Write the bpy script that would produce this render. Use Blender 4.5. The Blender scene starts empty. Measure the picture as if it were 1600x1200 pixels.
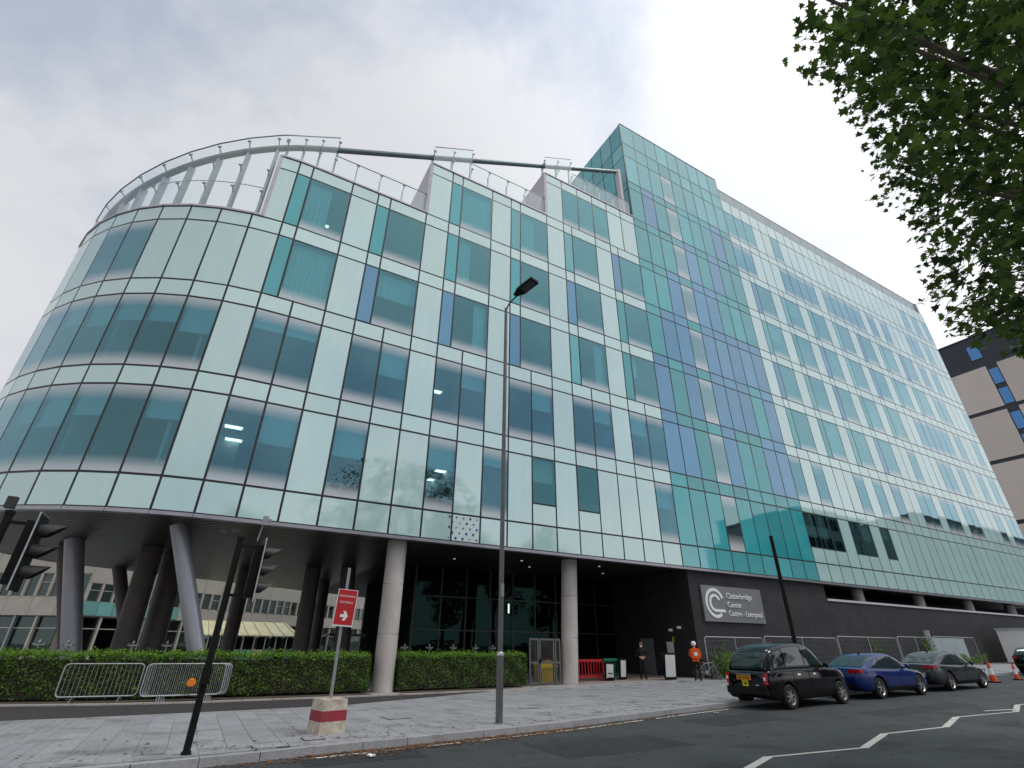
import bpy, bmesh, math, random
from math import sin, cos, pi, radians, atan2, sqrt, hypot
from mathutils import Vector, Matrix
random.seed(7)
SC = bpy.context.scene
COL = SC.collection

# ------------------------------------------------------------------ camera
YAW, PIT, ROL, EYE = radians(60.75), radians(27.8535), radians(0.5441), 1.6
FOC = 779.09
_R = Vector((sin(YAW), -cos(YAW), 0)); _F = Vector((cos(YAW), sin(YAW), 0)); _Z = Vector((0, 0, 1))
_U = -_F * sin(PIT) + _Z * cos(PIT); _C = _F * cos(PIT) + _Z * sin(PIT)
_cx = _R * cos(ROL) + _U * sin(ROL); _cy = -_R * sin(ROL) + _U * cos(ROL)
cd = bpy.data.cameras.new('camera'); cam = bpy.data.objects.new('camera', cd); COL.objects.link(cam)
cd.sensor_width = 36; cd.lens = FOC / 1600 * 36; cd.clip_start = 0.05; cd.clip_end = 3000
m = Matrix.Identity(4)
for r in range(3):
    m[r][0] = _cx[r]; m[r][1] = _cy[r]; m[r][2] = -_C[r]
m[2][3] = EYE
cam.matrix_world = m
SC.camera = cam

def proj(p):
    """picture position (in a 1600 x 1200 frame) and depth, used to rank pieces by how large they show"""
    v = Vector(p) - Vector((0, 0, EYE))
    c = v.dot(_C)
    if c < 0.1: return None
    return 800 + FOC * v.dot(_cx) / c, 600 - FOC * v.dot(_cy) / c, c

# ------------------------------------------------------------------ world: overcast sky
SUN_EL, SUN_AZ = radians(62), radians(132)      # azimuth clockwise from +Y
W = bpy.data.worlds.new('World'); SC.world = W; W.use_nodes = True
nt = W.node_tree; nt.nodes.clear()
def N(tree, t, **kw):
    n = tree.nodes.new(t)
    for k, v in kw.items(): setattr(n, k, v)
    return n
out = N(nt, 'ShaderNodeOutputWorld'); bg = N(nt, 'ShaderNodeBackground')
sky = N(nt, 'ShaderNodeTexSky'); sky.sky_type = 'NISHITA'; sky.sun_disc = False
sky.sun_elevation = SUN_EL; sky.sun_rotation = SUN_AZ
sky.air_density = 1.0; sky.dust_density = 2.0
mul = N(nt, 'ShaderNodeMix', data_type='RGBA', blend_type='MULTIPLY'); mul.inputs[0].default_value = 1
mul.inputs[7].default_value = (0.10, 0.10, 0.10, 1)
nt.links.new(sky.outputs[0], mul.inputs[6])
tc = N(nt, 'ShaderNodeTexCoord'); mp = N(nt, 'ShaderNodeMapping')
mp.inputs['Location'].default_value = (5.864, 7.099, 0.845); mp.inputs['Scale'].default_value = (1.0, 1.0, 1.7)
nz = N(nt, 'ShaderNodeTexNoise'); nz.inputs['Scale'].default_value = 1.15; nz.inputs['Detail'].default_value = 8
nz.inputs['Roughness'].default_value = 0.57; nz.inputs["Distortion"].default_value = 0.2
cr = N(nt, 'ShaderNodeValToRGB')
cr.color_ramp.elements[0].position = 0.34; cr.color_ramp.elements[0].color = (0.48, 0.54, 0.65, 1)
cr.color_ramp.elements[1].position = 0.57; cr.color_ramp.elements[1].color = (0.80, 0.805, 0.82, 1)
e = cr.color_ramp.elements.new(0.45); e.color = (0.735, 0.75, 0.79, 1)
nt.links.new(tc.outputs['Generated'], mp.inputs[0]); nt.links.new(mp.outputs[0], nz.inputs[0])
nt.links.new(nz.outputs[0], cr.inputs[0])
mx = N(nt, 'ShaderNodeMix', data_type='RGBA'); mx.inputs[0].default_value = 0.93
nt.links.new(mul.outputs[2], mx.inputs[6]); nt.links.new(cr.outputs[0], mx.inputs[7])
# added glow, centred below the sun, brightens the sky mirrored in the glass facade
_glow_dir = (sin(SUN_AZ) * cos(radians(44)), cos(SUN_AZ) * cos(radians(44)), sin(radians(44)))
dt = N(nt, 'ShaderNodeVectorMath', operation='DOT_PRODUCT'); dt.inputs[1].default_value = _glow_dir
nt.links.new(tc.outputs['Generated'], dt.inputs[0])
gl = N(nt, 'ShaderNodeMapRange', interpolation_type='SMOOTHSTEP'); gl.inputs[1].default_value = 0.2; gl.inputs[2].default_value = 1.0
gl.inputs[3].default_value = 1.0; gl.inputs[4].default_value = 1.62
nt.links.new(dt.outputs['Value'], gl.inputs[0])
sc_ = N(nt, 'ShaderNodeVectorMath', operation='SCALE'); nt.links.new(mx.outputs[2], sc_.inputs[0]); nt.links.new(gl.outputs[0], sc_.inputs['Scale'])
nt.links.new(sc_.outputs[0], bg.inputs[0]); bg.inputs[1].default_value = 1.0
nt.links.new(bg.outputs[0], out.inputs[0])

# ------------------------------------------------------------------ sun behind cloud
sd = bpy.data.lights.new('sun', 'SUN'); sun = bpy.data.objects.new('sun', sd); COL.objects.link(sun)
sd.energy = 1.2; sd.angle = radians(12); sd.color = (1.0, 0.97, 0.93)
sdir = Vector((sin(SUN_AZ) * cos(SUN_EL), cos(SUN_AZ) * cos(SUN_EL), sin(SUN_EL)))
sun.rotation_euler = sdir.to_track_quat('Z', 'Y').to_euler(); sun.location = (0, -20, 60)

# ------------------------------------------------------------------ exposure and engine
SC.view_settings.view_transform = 'Standard'; SC.view_settings.look = 'None'
SC.view_settings.exposure = 0.0; SC.view_settings.gamma = 1.0; SC.view_settings.use_curve_mapping = False
SC.render.engine = 'CYCLES'
cy = SC.cycles
cy.use_denoising = True; cy.max_bounces = 7; cy.diffuse_bounces = 3; cy.glossy_bounces = 4
cy.transmission_bounces = 4; cy.transparent_max_bounces = 12; cy.caustics_reflective = False; cy.caustics_refractive = False
cy.use_adaptive_sampling = True; cy.adaptive_threshold = 0.015

# ------------------------------------------------------------------ helpers: materials
MATS = {}
def pmat(name, col, rough=0.6, metal=0.0, var=0.12, scale=3.0, bump=0.0, bscale=40.0, spec=0.5, ior=1.45,
         coat=0.0, emit=None, alpha=None, rvar=0.0, col2=None, obj_var=0.0, stretch=(1, 1, 1)):
    """procedural surface: base colour broken up by two noises, optional bump, roughness variation and per-object tone"""
    m = bpy.data.materials.new(name); m.use_nodes = True; t = m.node_tree; L = t.links
    b = t.nodes['Principled BSDF']
    b.inputs['Roughness'].default_value = rough; b.inputs['Metallic'].default_value = metal
    b.inputs['Specular IOR Level'].default_value = spec; b.inputs['IOR'].default_value = ior
    b.inputs['Coat Weight'].default_value = coat; b.inputs['Coat Roughness'].default_value = 0.04
    c4 = (*col, 1)
    b.inputs['Base Color'].default_value = c4
    co = N(t, 'ShaderNodeTexCoord'); mpn = N(t, 'ShaderNodeMapping'); mpn.inputs['Scale'].default_value = stretch
    L.new(co.outputs['Object'], mpn.inputs[0])
    if var > 0 or col2:
        n1 = N(t, 'ShaderNodeTexNoise'); n1.inputs['Scale'].default_value = scale; n1.inputs['Detail'].default_value = 6
        n1.inputs['Roughness'].default_value = 0.62
        L.new(mpn.outputs[0], n1.inputs[0])
        rp = N(t, 'ShaderNodeValToRGB')
        rp.color_ramp.elements[0].position = 0.3; rp.color_ramp.elements[1].position = 0.7
        a = col2 if col2 else tuple(x * (1 - var) for x in col)
        bb = col if col2 else tuple(min(1, x * (1 + var)) for x in col)
        rp.color_ramp.elements[0].color = (*a, 1); rp.color_ramp.elements[1].color = (*bb, 1)
        L.new(n1.outputs[0], rp.inputs[0]); src = rp.outputs[0]
        if obj_var > 0:
            oi = N(t, 'ShaderNodeObjectInfo'); mr = N(t, 'ShaderNodeMapRange')
            mr.inputs[3].default_value = 1 - obj_var; mr.inputs[4].default_value = 1 + obj_var
            L.new(oi.outputs['Random'], mr.inputs[0])
            vm = N(t, 'ShaderNodeVectorMath', operation='SCALE')
            L.new(src, vm.inputs[0]); L.new(mr.outputs[0], vm.inputs['Scale']); src = vm.outputs[0]
        L.new(src, b.inputs['Base Color'])
        if rvar > 0:
            mr2 = N(t, 'ShaderNodeMapRange'); mr2.inputs[3].default_value = max(0.02, rough - rvar); mr2.inputs[4].default_value = min(1, rough + rvar)
            L.new(n1.outputs[0], mr2.inputs[0]); L.new(mr2.outputs[0], b.inputs['Roughness'])
    if bump > 0:
        n2 = N(t, 'ShaderNodeTexNoise'); n2.inputs['Scale'].default_value = bscale; n2.inputs['Detail'].default_value = 4
        L.new(mpn.outputs[0], n2.inputs[0])
        bp = N(t, 'ShaderNodeBump'); bp.inputs['Strength'].default_value = bump; bp.inputs['Distance'].default_value = 0.02
        L.new(n2.outputs[0], bp.inputs['Height']); L.new(bp.outputs[0], b.inputs['Normal'])
    if emit:
        b.inputs['Emission Color'].default_value = (*emit[0], 1); b.inputs['Emission Strength'].default_value = emit[1]
    MATS[name] = m
    return m

def window_glass(name, f0, trans, mixf, top=0.0, bot=0.0, frit=(0.64, 0.67, 0.69)):
    """coated glazing: tinted mirror reflection over a see-through pane; printed white frit fading in at head and sill"""
    m = bpy.data.materials.new(name); m.use_nodes = True; t = m.node_tree; L = t.links
    t.nodes.clear(); o = N(t, 'ShaderNodeOutputMaterial')
    g = N(t, 'ShaderNodeBsdfPrincipled'); g.inputs['Base Color'].default_value = (*f0, 1); g.inputs['Metallic'].default_value = 1
    g.inputs['Roughness'].default_value = 0.02
    tr = N(t, 'ShaderNodeBsdfTransparent'); tr.inputs[0].default_value = (*trans, 1)
    mxs = N(t, 'ShaderNodeMixShader'); mxs.inputs[0].default_value = mixf
    lw = N(t, 'ShaderNodeLayerWeight'); lw.inputs[0].default_value = 0.5
    mr = N(t, 'ShaderNodeMapRange'); mr.inputs[1].default_value = 0.25; mr.inputs[2].default_value = 0.78; mr.inputs[3].default_value = mixf; mr.inputs[4].default_value = 0.04
    L.new(lw.outputs['Facing'], mr.inputs[0]); L.new(mr.outputs[0], mxs.inputs[0])
    L.new(g.outputs[0], mxs.inputs[1]); L.new(tr.outputs[0], mxs.inputs[2]); last = mxs.outputs[0]
    # slow warp of the reflection, as in real panes
    co = N(t, 'ShaderNodeTexCoord'); n2 = N(t, 'ShaderNodeTexNoise'); n2.inputs['Scale'].default_value = 0.8
    geo = N(t, 'ShaderNodeNewGeometry'); L.new(geo.outputs['Position'], n2.inputs[0])
    bp = N(t, 'ShaderNodeBump'); bp.inputs['Strength'].default_value = 0.06; bp.inputs['Distance'].default_value = 0.03
    L.new(n2.outputs[0], bp.inputs['Height']); L.new(bp.outputs[0], g.inputs['Normal'])
    if top or bot:
        fr = N(t, 'ShaderNodeBsdfPrincipled'); fr.inputs['Base Color'].default_value = (*frit, 1); fr.inputs['Roughness'].default_value = 0.12
        sep = N(t, 'ShaderNodeSeparateXYZ'); L.new(co.outputs['Generated'], sep.inputs[0])
        rp = N(t, 'ShaderNodeValToRGB'); el = rp.color_ramp.elements
        el[0].position = 0.0; el[0].color = (.82 if bot else 0,) * 3 + (1,)
        el[1].position = 1.0; el[1].color = (.72 if top else 0,) * 3 + (1,)
        if bot:
            a = el.new(bot * 0.3); a.color = (.66,) * 3 + (1,)
            a = el.new(bot * 0.62); a.color = (.30,) * 3 + (1,)
            a = el.new(bot); a.color = (0, 0, 0, 1)
        if top:
            a = el.new(1 - top); a.color = (0, 0, 0, 1)
            a = el.new(1 - top * 0.35); a.color = (.50,) * 3 + (1,)
            a = el.new(1 - top * 0.7); a.color = (.22,) * 3 + (1,)
        L.new(sep.outputs[2], rp.inputs[0])
        mx2 = N(t, 'ShaderNodeMixShader'); L.new(rp.outputs[0], mx2.inputs[0]); L.new(last, mx2.inputs[1]); L.new(fr.outputs[0], mx2.inputs[2])
        last = mx2.outputs[0]
    bk = N(t, 'ShaderNodeNewGeometry'); tb = N(t, 'ShaderNodeBsdfTransparent'); mb_ = N(t, 'ShaderNodeMixShader')
    L.new(bk.outputs['Backfacing'], mb_.inputs[0]); L.new(last, mb_.inputs[1]); L.new(tb.outputs[0], mb_.inputs[2])
    L.new(mb_.outputs[0], o.inputs[0]); MATS[name] = m
    return m

def clear_glass(name, tint, white, wfac, gloss=0.12):
    m = bpy.data.materials.new(name); m.use_nodes = True; t = m.node_tree; L = t.links
    t.nodes.clear(); o = N(t, 'ShaderNodeOutputMaterial')
    tr = N(t, 'ShaderNodeBsdfTransparent'); tr.inputs[0].default_value = (*tint, 1)
    df = N(t, 'ShaderNodeBsdfDiffuse'); df.inputs[0].default_value = (*white, 1)
    gl = N(t, 'ShaderNodeBsdfGlossy'); gl.inputs['Roughness'].default_value = 0.03
    m1 = N(t, 'ShaderNodeMixShader'); m1.inputs[0].default_value = wfac
    fz = N(t, 'ShaderNodeLayerWeight'); fz.inputs[0].default_value = 0.12
    m2 = N(t, 'ShaderNodeMixShader'); L.new(fz.outputs['Facing'], m2.inputs[0])
    L.new(tr.outputs[0], m1.inputs[1]); L.new(df.outputs[0], m1.inputs[2])
    L.new(m1.outputs[0], m2.inputs[1]); L.new(gl.outputs[0], m2.inputs[2])
    bk = N(t, 'ShaderNodeNewGeometry'); tb = N(t, 'ShaderNodeBsdfTransparent'); m3 = N(t, 'ShaderNodeMixShader')
    L.new(bk.outputs['Backfacing'], m3.inputs[0]); L.new(m2.outputs[0], m3.inputs[1]); L.new(tb.outputs[0], m3.inputs[2]); L.new(m3.outputs[0], o.inputs[0])
    MATS[name] = m
    return m

def leaf_mat(name, a, b, c=None, trans=0.35):
    """leaf: per-face tone from noise on position, with light passing through"""
    m = bpy.data.materials.new(name); m.use_nodes = True; t = m.node_tree; L = t.links
    t.nodes.clear(); o = N(t, 'ShaderNodeOutputMaterial')
    geo = N(t, 'ShaderNodeNewGeometry'); wn = N(t, 'ShaderNodeTexWhiteNoise', noise_dimensions='1D')
    L.new(geo.outputs['Random Per Island'], wn.inputs[1] if 'W' not in [i.name for i in wn.inputs] else wn.inputs['W'])
    rp = N(t, 'ShaderNodeValToRGB'); el = rp.color_ramp.elements
    el[0].color = (*a, 1); el[1].color = (*b, 1)
    el[1].position = 0.92
    if c:
        x = el.new(0.975); x.color = (*c, 1)
    L.new(wn.outputs[0], rp.inputs[0])
    pb = N(t, 'ShaderNodeBsdfPrincipled'); pb.inputs['Roughness'].default_value = 0.45; pb.inputs['Specular IOR Level'].default_value = 0.35
    tl = N(t, 'ShaderNodeBsdfTranslucent'); mxs = N(t, 'ShaderNodeMixShader'); mxs.inputs[0].default_value = trans
    L.new(rp.outputs[0], pb.inputs['Base Color']); L.new(rp.outputs[0], tl.inputs[0])
    L.new(pb.outputs[0], mxs.inputs[1]); L.new(tl.outputs[0], mxs.inputs[2]); L.new(mxs.outputs[0], o.inputs[0])
    MATS[name] = m
    return m

# ------------------------------------------------------------------ helpers: meshes and objects
class MB:
    """collects simple shapes; build() links them as one mesh object"""
    def __init__(s): s.v = []; s.f = []; s.mi = []; s.cur = 0
    def add(s, vs, fs):
        o = len(s.v); s.v += [tuple(v) for v in vs]; s.f += [tuple(i + o for i in f) for f in fs]; s.mi += [s.cur] * len(fs)
        return s
    def box(s, c, d, rz=0.0, M=None):
        x, y, z = d[0] / 2, d[1] / 2, d[2] / 2
        vs = [Vector((a, b, e)) for e in (-z, z) for b in (-y, y) for a in (-x, x)]
        if rz: vs = [Vector((v.x * cos(rz) - v.y * sin(rz), v.x * sin(rz) + v.y * cos(rz), v.z)) for v in vs]
        if M is not None: vs = [M @ v for v in vs]
        vs = [v + Vector(c) for v in vs]
        return s.add(vs, [(0, 2, 3, 1), (4, 5, 7, 6), (0, 1, 5, 4), (2, 6, 7, 3), (0, 4, 6, 2), (1, 3, 7, 5)])
    def bar(s, a, b, w, h=None, up=(0, 0, 1)):
        a, b = Vector(a), Vector(b); d = b - a; L = d.length
        if L < 1e-6: return s
        d.normalize(); u = Vector(up)
        if abs(d.dot(u)) > 0.98: u = Vector((1, 0, 0))
        sx = d.cross(u).normalized(); sy = sx.cross(d).normalized(); h = h or w
        vs = [p + sx * i * w / 2 + sy * j * h / 2 for p in (a, b) for (i, j) in ((-1, -1), (1, -1), (1, 1), (-1, 1))]
        return s.add(vs, [(3, 2, 1, 0), (4, 5, 6, 7), (0, 1, 5, 4), (1, 2, 6, 5), (2, 3, 7, 6), (3, 0, 4, 7)])
    def tube(s, pts, r, n=10, caps=True):
        pts = [Vector(p) for p in pts]; rs = r if isinstance(r, (list, tuple)) else [r] * len(pts)
        o = len(s.v); prev = None; vs = []
        for k, p in enumerate(pts):
            d = (pts[min(k + 1, len(pts) - 1)] - pts[max(k - 1, 0)]).normalized()
            if prev is None:
                u = Vector((0, 0, 1)) if abs(d.z) < 0.9 else Vector((1, 0, 0))
                prev = d.cross(u).normalized()
            a = (prev - d * prev.dot(d)).normalized(); prev = a; b = d.cross(a)
            vs += [p + (a * cos(2 * pi * i / n) + b * sin(2 * pi * i / n)) * rs[k] for i in range(n)]
        fs = []
        for k in range(len(pts) - 1):
            for i in range(n):
                j = (i + 1) % n
                fs.append((k * n + i, k * n + j, (k + 1) * n + j, (k + 1) * n + i))
        if caps:
            fs.append(tuple(range(n - 1, -1, -1))); fs.append(tuple((len(pts) - 1) * n + i for i in range(n)))
        return s.add(vs, fs)
    def lathe(s, prof, c=(0, 0, 0), n=20, axis='z'):
        vs = []; k = len(prof)
        for i in range(n):
            a = 2 * pi * i / n
            for r, z in prof:
                if axis == 'z': vs.append((c[0] + r * cos(a), c[1] + r * sin(a), c[2] + z))
                elif axis == 'y': vs.append((c[0] + r * cos(a), c[1] + z, c[2] + r * sin(a)))
                else: vs.append((c[0] + z, c[1] + r * cos(a), c[2] + r * sin(a)))
        fs = []
        for i in range(n):
            j = (i + 1) % n
            for q in range(k - 1):
                fs.append((i * k + q, j * k + q, j * k + q + 1, i * k + q + 1))
        return s.add(vs, fs)
    def prism(s, poly, z0, z1):
        n = len(poly)
        z0f = z0 if callable(z0) else (lambda x, y: z0); z1f = z1 if callable(z1) else (lambda x, y: z1)
        vs = [(x, y, z0f(x, y)) for x, y in poly] + [(x, y, z1f(x, y)) for x, y in poly]
        fs = [tuple(range(n - 1, -1, -1)), tuple(range(n, 2 * n))] + [(i, (i + 1) % n, n + (i + 1) % n, n + i) for i in range(n)]
        return s.add(vs, fs)
    def mesh(s, name, mats, smooth=False, fix=False):
        me = bpy.data.meshes.new(name); me.from_pydata(s.v, [], s.f)
        for mm in (mats if isinstance(mats, (list, tuple)) else [mats]): me.materials.append(MATS[mm] if isinstance(mm, str) else mm)
        if any(s.mi): me.polygons.foreach_set('material_index', s.mi)
        if fix:
            bm = bmesh.new(); bm.from_mesh(me); bmesh.ops.recalc_face_normals(bm, faces=bm.faces); bm.to_mesh(me); bm.free()
        if smooth:
            me.shade_smooth()
            me.set_sharp_from_angle(angle=radians(40))
        me.update()
        return me
    def build(s, name, mats, parent=None, loc=(0, 0, 0), rz=0.0, smooth=False, fix=False):
        return link(name, s.mesh(name, mats, smooth, fix), parent, loc, rz)

def link(name, me, parent=None, loc=(0, 0, 0), rz=0.0):
    o = bpy.data.objects.new(name, me); COL.objects.link(o)
    o.location = loc; o.rotation_euler = (0, 0, rz)
    if parent is not None: o.parent = parent
    return o
def tag(o, label=None, cat=None, group=None, kind=None):
    if label: o['label'] = label
    if cat: o['category'] = cat
    if group: o['group'] = group
    if kind: o['kind'] = kind
    return o
def thing(name, label, cat, loc=(0, 0, 0), rz=0.0, group=None):
    o = bpy.data.objects.new(name, None); COL.objects.link(o); o.empty_display_size = 0.2
    o.location = loc; o.rotation_euler = (0, 0, rz)
    return tag(o, label, cat, group)
def copy_tree(o, parent=None):
    c = o.copy(); COL.objects.link(c)
    if parent is not None: c.parent = parent
    for ch in list(o.children): copy_tree(ch, c)
    return c
def text_mesh(s, size, font_scale_x=1.0, extrude=0.005):
    cu = bpy.data.curves.new('lettering', 'FONT'); cu.body = s; cu.size = size; cu.extrude = extrude; cu.align_x = 'LEFT'
    cu.resolution_u = 3
    o = bpy.data.objects.new('lettering', cu); COL.objects.link(o)
    dg = bpy.context.evaluated_depsgraph_get(); me = bpy.data.meshes.new_from_object(o.evaluated_get(dg))
    bpy.data.objects.remove(o); bpy.data.curves.remove(cu)
    return me
def evaluated(o):
    bpy.context.view_layer.update()
    dg = bpy.context.evaluated_depsgraph_get(); return bpy.data.meshes.new_from_object(o.evaluated_get(dg))
def gz(x):
    """the street climbs gently away to the right"""
    t = max(0.0, min(x, 220.0) - 12.0)
    return 0.016 * t

# ------------------------------------------------------------------ materials
pmat('panel_pale', (0.43, 0.625, 0.60), rough=0.05, var=0.055, scale=0.9, ior=2.35, obj_var=0.06, stretch=(2.2, 2.2, .25))
pmat('panel_spandrel', (0.46, 0.655, 0.625), rough=0.05, var=0.06, scale=0.9, ior=2.35, obj_var=0.07, stretch=(2.2, 2.2, .4))
pmat('panel_teal', (0.04, 0.34, 0.37), rough=0.04, var=0.08, scale=0.4, ior=1.75, obj_var=0.16)
pmat('panel_lightteal', (0.10, 0.42, 0.45), rough=0.04, var=0.08, scale=0.4, ior=1.75, obj_var=0.12)
pmat('panel_blue', (0.085, 0.28, 0.46), rough=0.04, var=0.08, scale=0.4, ior=1.75, obj_var=0.12)
pmat('panel_sticker', (0.55, 0.66, 0.64), rough=0.15, var=0.05, ior=1.5)
pmat('dot_blue', (0.03, 0.06, 0.26), rough=0.4, var=0.1)
window_glass('win_both', (0.18, 0.36, 0.42), (0.44, 0.82, 0.92), 0.60, top=0.18, bot=0.18)
window_glass('win_bot', (0.18, 0.37, 0.40), (0.46, 0.85, 0.92), 0.60, bot=0.18)
window_glass('win_plain', (0.13, 0.31, 0.32), (0.55, 0.82, 0.85), 0.55)
window_glass('win_grey', (0.22, 0.34, 0.36), (0.40, 0.55, 0.55), 0.30, top=0.22, bot=0.30)
window_glass('lobby_glass', (0.018, 0.045, 0.040), (0.30, 0.50, 0.46), 0.72)
clear_glass('screen_glass', (0.90, 0.965, 0.96), (0.80, 0.88, 0.87), 0.10)
pmat('mullion_black', (0.012, 0.014, 0.016), rough=0.35, var=0.1)
pmat('soffit_trim', (0.33, 0.32, 0.35), rough=0.3, metal=0.6, var=0.1)
pmat('steel_fin', (0.40, 0.47, 0.48), rough=0.4, var=0.08, metal=0.2)
pmat('steel_pipe', (0.14, 0.18, 0.19), rough=0.35, var=0.08, metal=0.5)
pmat('coping_mauve', (0.52, 0.49, 0.53), rough=0.5, var=0.08)
pmat('roof_grey', (0.28, 0.29, 0.31), rough=0.7, var=0.15)
pmat('louvre_pale', (0.42, 0.49, 0.50), rough=0.4, var=0.08, metal=0.1)
pmat('ceiling_white', (0.62, 0.64, 0.62), rough=0.7, var=0.05)
pmat('core_grey', (0.42, 0.46, 0.46), rough=0.8, var=0.15, scale=0.6)
pmat('curtain', (0.70, 0.78, 0.74), rough=0.8, var=0.15, scale=2, stretch=(6, 6, .2))
pmat('light_warm', (0.9, 0.9, 0.85), var=0, emit=((1.0, 0.90, 0.74), 3.5))
pmat('light_cool', (0.9, 0.9, 0.9), var=0, emit=((0.95, 0.98, 1.0), 0.5))
pmat('concrete', (0.50, 0.46, 0.44), rough=0.75, var=0.16, scale=1.6, bump=0.3, bscale=60, col2=(0.36, 0.33, 0.31), stretch=(1, 1, .5))
pmat('column_dark', (0.115, 0.095, 0.085), rough=0.5, var=0.2, scale=1.5)
pmat('column_steel', (0.40, 0.40, 0.44), rough=0.35, var=0.06, metal=0.3)
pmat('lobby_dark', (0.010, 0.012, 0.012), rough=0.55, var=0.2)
pmat('lobby_frame', (0.035, 0.04, 0.04), rough=0.4, var=0.1)
pmat('sign_grey', (0.19, 0.195, 0.205), rough=0.35, var=0.06, metal=0.2)
pmat('white_paint', (0.78, 0.78, 0.78), rough=0.45, var=0.05)
pmat('black_gloss', (0.005, 0.005, 0.006), rough=0.28, var=0.2, spec=0.3)
pmat('black_matt', (0.006, 0.006, 0.0065), rough=0.6, var=0.2, spec=0.22)
pmat('galv', (0.46, 0.48, 0.50), rough=0.38, metal=0.75, var=0.15, scale=9, rvar=0.1)
pmat('galv_dull', (0.30, 0.31, 0.32), rough=0.5, metal=0.4, var=0.15, scale=9)
pmat('post_grey', (0.125, 0.12, 0.12), rough=0.38, metal=0.3, var=0.15, scale=4)
pmat('post_dark', (0.030, 0.030, 0.031), rough=0.45, var=0.2, scale=4)
pmat('amber', (0.75, 0.22, 0.01), rough=0.4, var=0.1)
pmat('red_paint', (0.46, 0.012, 0.018), rough=0.4, var=0.1)
pmat('green_paint', (0.02, 0.20, 0.11), rough=0.45, var=0.15)
pmat('yellow_plastic', (0.62, 0.42, 0.01), rough=0.4, var=0.1)
pmat('orange_fabric', (0.80, 0.12, 0.01), rough=0.8, var=0.12, scale=8)
pmat('orange_plastic', (0.70, 0.085, 0.02), rough=0.45, var=0.1)
pmat('dark_fabric', (0.007, 0.007, 0.008), rough=0.85, var=0.2)
pmat('skin', (0.50, 0.30, 0.22), rough=0.55, var=0.05)
pmat('paper', (0.66, 0.67, 0.68), rough=0.6, var=0.05)
pmat('rubber', (0.016, 0.016, 0.016), rough=0.8, var=0.2)
pmat('alloy', (0.42, 0.43, 0.45), rough=0.3, metal=0.8, var=0.1)
pmat('block_white', (0.60, 0.56, 0.48), rough=0.8, var=0.3, scale=9, col2=(0.33, 0.27, 0.19), bump=0.4, bscale=30)
pmat('block_red', (0.36, 0.025, 0.045), rough=0.7, var=0.3, scale=9, col2=(0.20, 0.03, 0.04), bump=0.3, bscale=30)
# =================================================================== GROUND
def surf(name, cols, scales, rough=0.85, bump=0.4, bscale=120, rvar=0.1, stain=None, tone=.06):
    """street surface: grain, blotches and stains, in world metres"""
    m = bpy.data.materials.new(name); m.use_nodes = True; t = m.node_tree; L = t.links; b = t.nodes['Principled BSDF']
    co = N(t, 'ShaderNodeNewGeometry')
    n1 = N(t, 'ShaderNodeTexNoise'); n1.inputs['Scale'].default_value = scales[0]; n1.inputs['Detail'].default_value = 8; n1.inputs['Roughness'].default_value = 0.7
    n2 = N(t, 'ShaderNodeTexNoise'); n2.inputs['Scale'].default_value = scales[1]; n2.inputs['Detail'].default_value = 5
    n3 = N(t, 'ShaderNodeTexNoise'); n3.inputs['Scale'].default_value = bscale; n3.inputs['Detail'].default_value = 3
    for n in (n1, n2, n3): L.new(co.outputs['Position'], n.inputs[0])
    r1 = N(t, 'ShaderNodeValToRGB'); r1.color_ramp.elements[0].position = .3; r1.color_ramp.elements[1].position = .7
    r1.color_ramp.elements[0].color = (*cols[0], 1); r1.color_ramp.elements[1].color = (*cols[1], 1)
    L.new(n1.outputs[0], r1.inputs[0]); src = r1.outputs[0]
    mg = N(t, 'ShaderNodeMix', data_type='RGBA', blend_type='MULTIPLY'); mg.inputs[0].default_value = 0.55
    r3 = N(t, 'ShaderNodeValToRGB'); r3.color_ramp.elements[0].position = .35; r3.color_ramp.elements[0].color = (.55, .55, .55, 1); r3.color_ramp.elements[1].position = .62; r3.color_ramp.elements[1].color = (1.25, 1.25, 1.25, 1)
    L.new(n3.outputs[0], r3.inputs[0]); L.new(src, mg.inputs[6]); L.new(r3.outputs[0], mg.inputs[7]); src = mg.outputs[2]
    if stain:
        ms = N(t, 'ShaderNodeMix', data_type='RGBA'); r2 = N(t, 'ShaderNodeValToRGB')
        r2.color_ramp.elements[0].position = stain[1]; r2.color_ramp.elements[0].color = (0, 0, 0, 1)
        r2.color_ramp.elements[1].position = stain[1] + 0.12; r2.color_ramp.elements[1].color = (.8, .8, .8, 1)
        L.new(n2.outputs[0], r2.inputs[0]); L.new(r2.outputs[0], ms.inputs[0]); L.new(src, ms.inputs[6]); ms.inputs[7].default_value = (*stain[0], 1)
        src = ms.outputs[2]
    oi = N(t, 'ShaderNodeObjectInfo'); mr = N(t, 'ShaderNodeMapRange'); mr.inputs[3].default_value = 1 - tone; mr.inputs[4].default_value = 1 + tone
    L.new(oi.outputs['Random'], mr.inputs[0]); vm = N(t, 'ShaderNodeVectorMath', operation='SCALE')
    L.new(src, vm.inputs[0]); L.new(mr.outputs[0], vm.inputs['Scale'])
    L.new(vm.outputs[0], b.inputs['Base Color'])
    m2 = N(t, 'ShaderNodeMapRange'); m2.inputs[3].default_value = rough - rvar; m2.inputs[4].default_value = rough + rvar
    L.new(n2.outputs[0], m2.inputs[0]); L.new(m2.outputs[0], b.inputs['Roughness'])
    bp = N(t, 'ShaderNodeBump'); bp.inputs['Strength'].default_value = bump; bp.inputs['Distance'].default_value = .01
    L.new(n3.outputs[0], bp.inputs['Height']); L.new(bp.outputs[0], b.inputs['Normal'])
    MATS[name] = m
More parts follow.
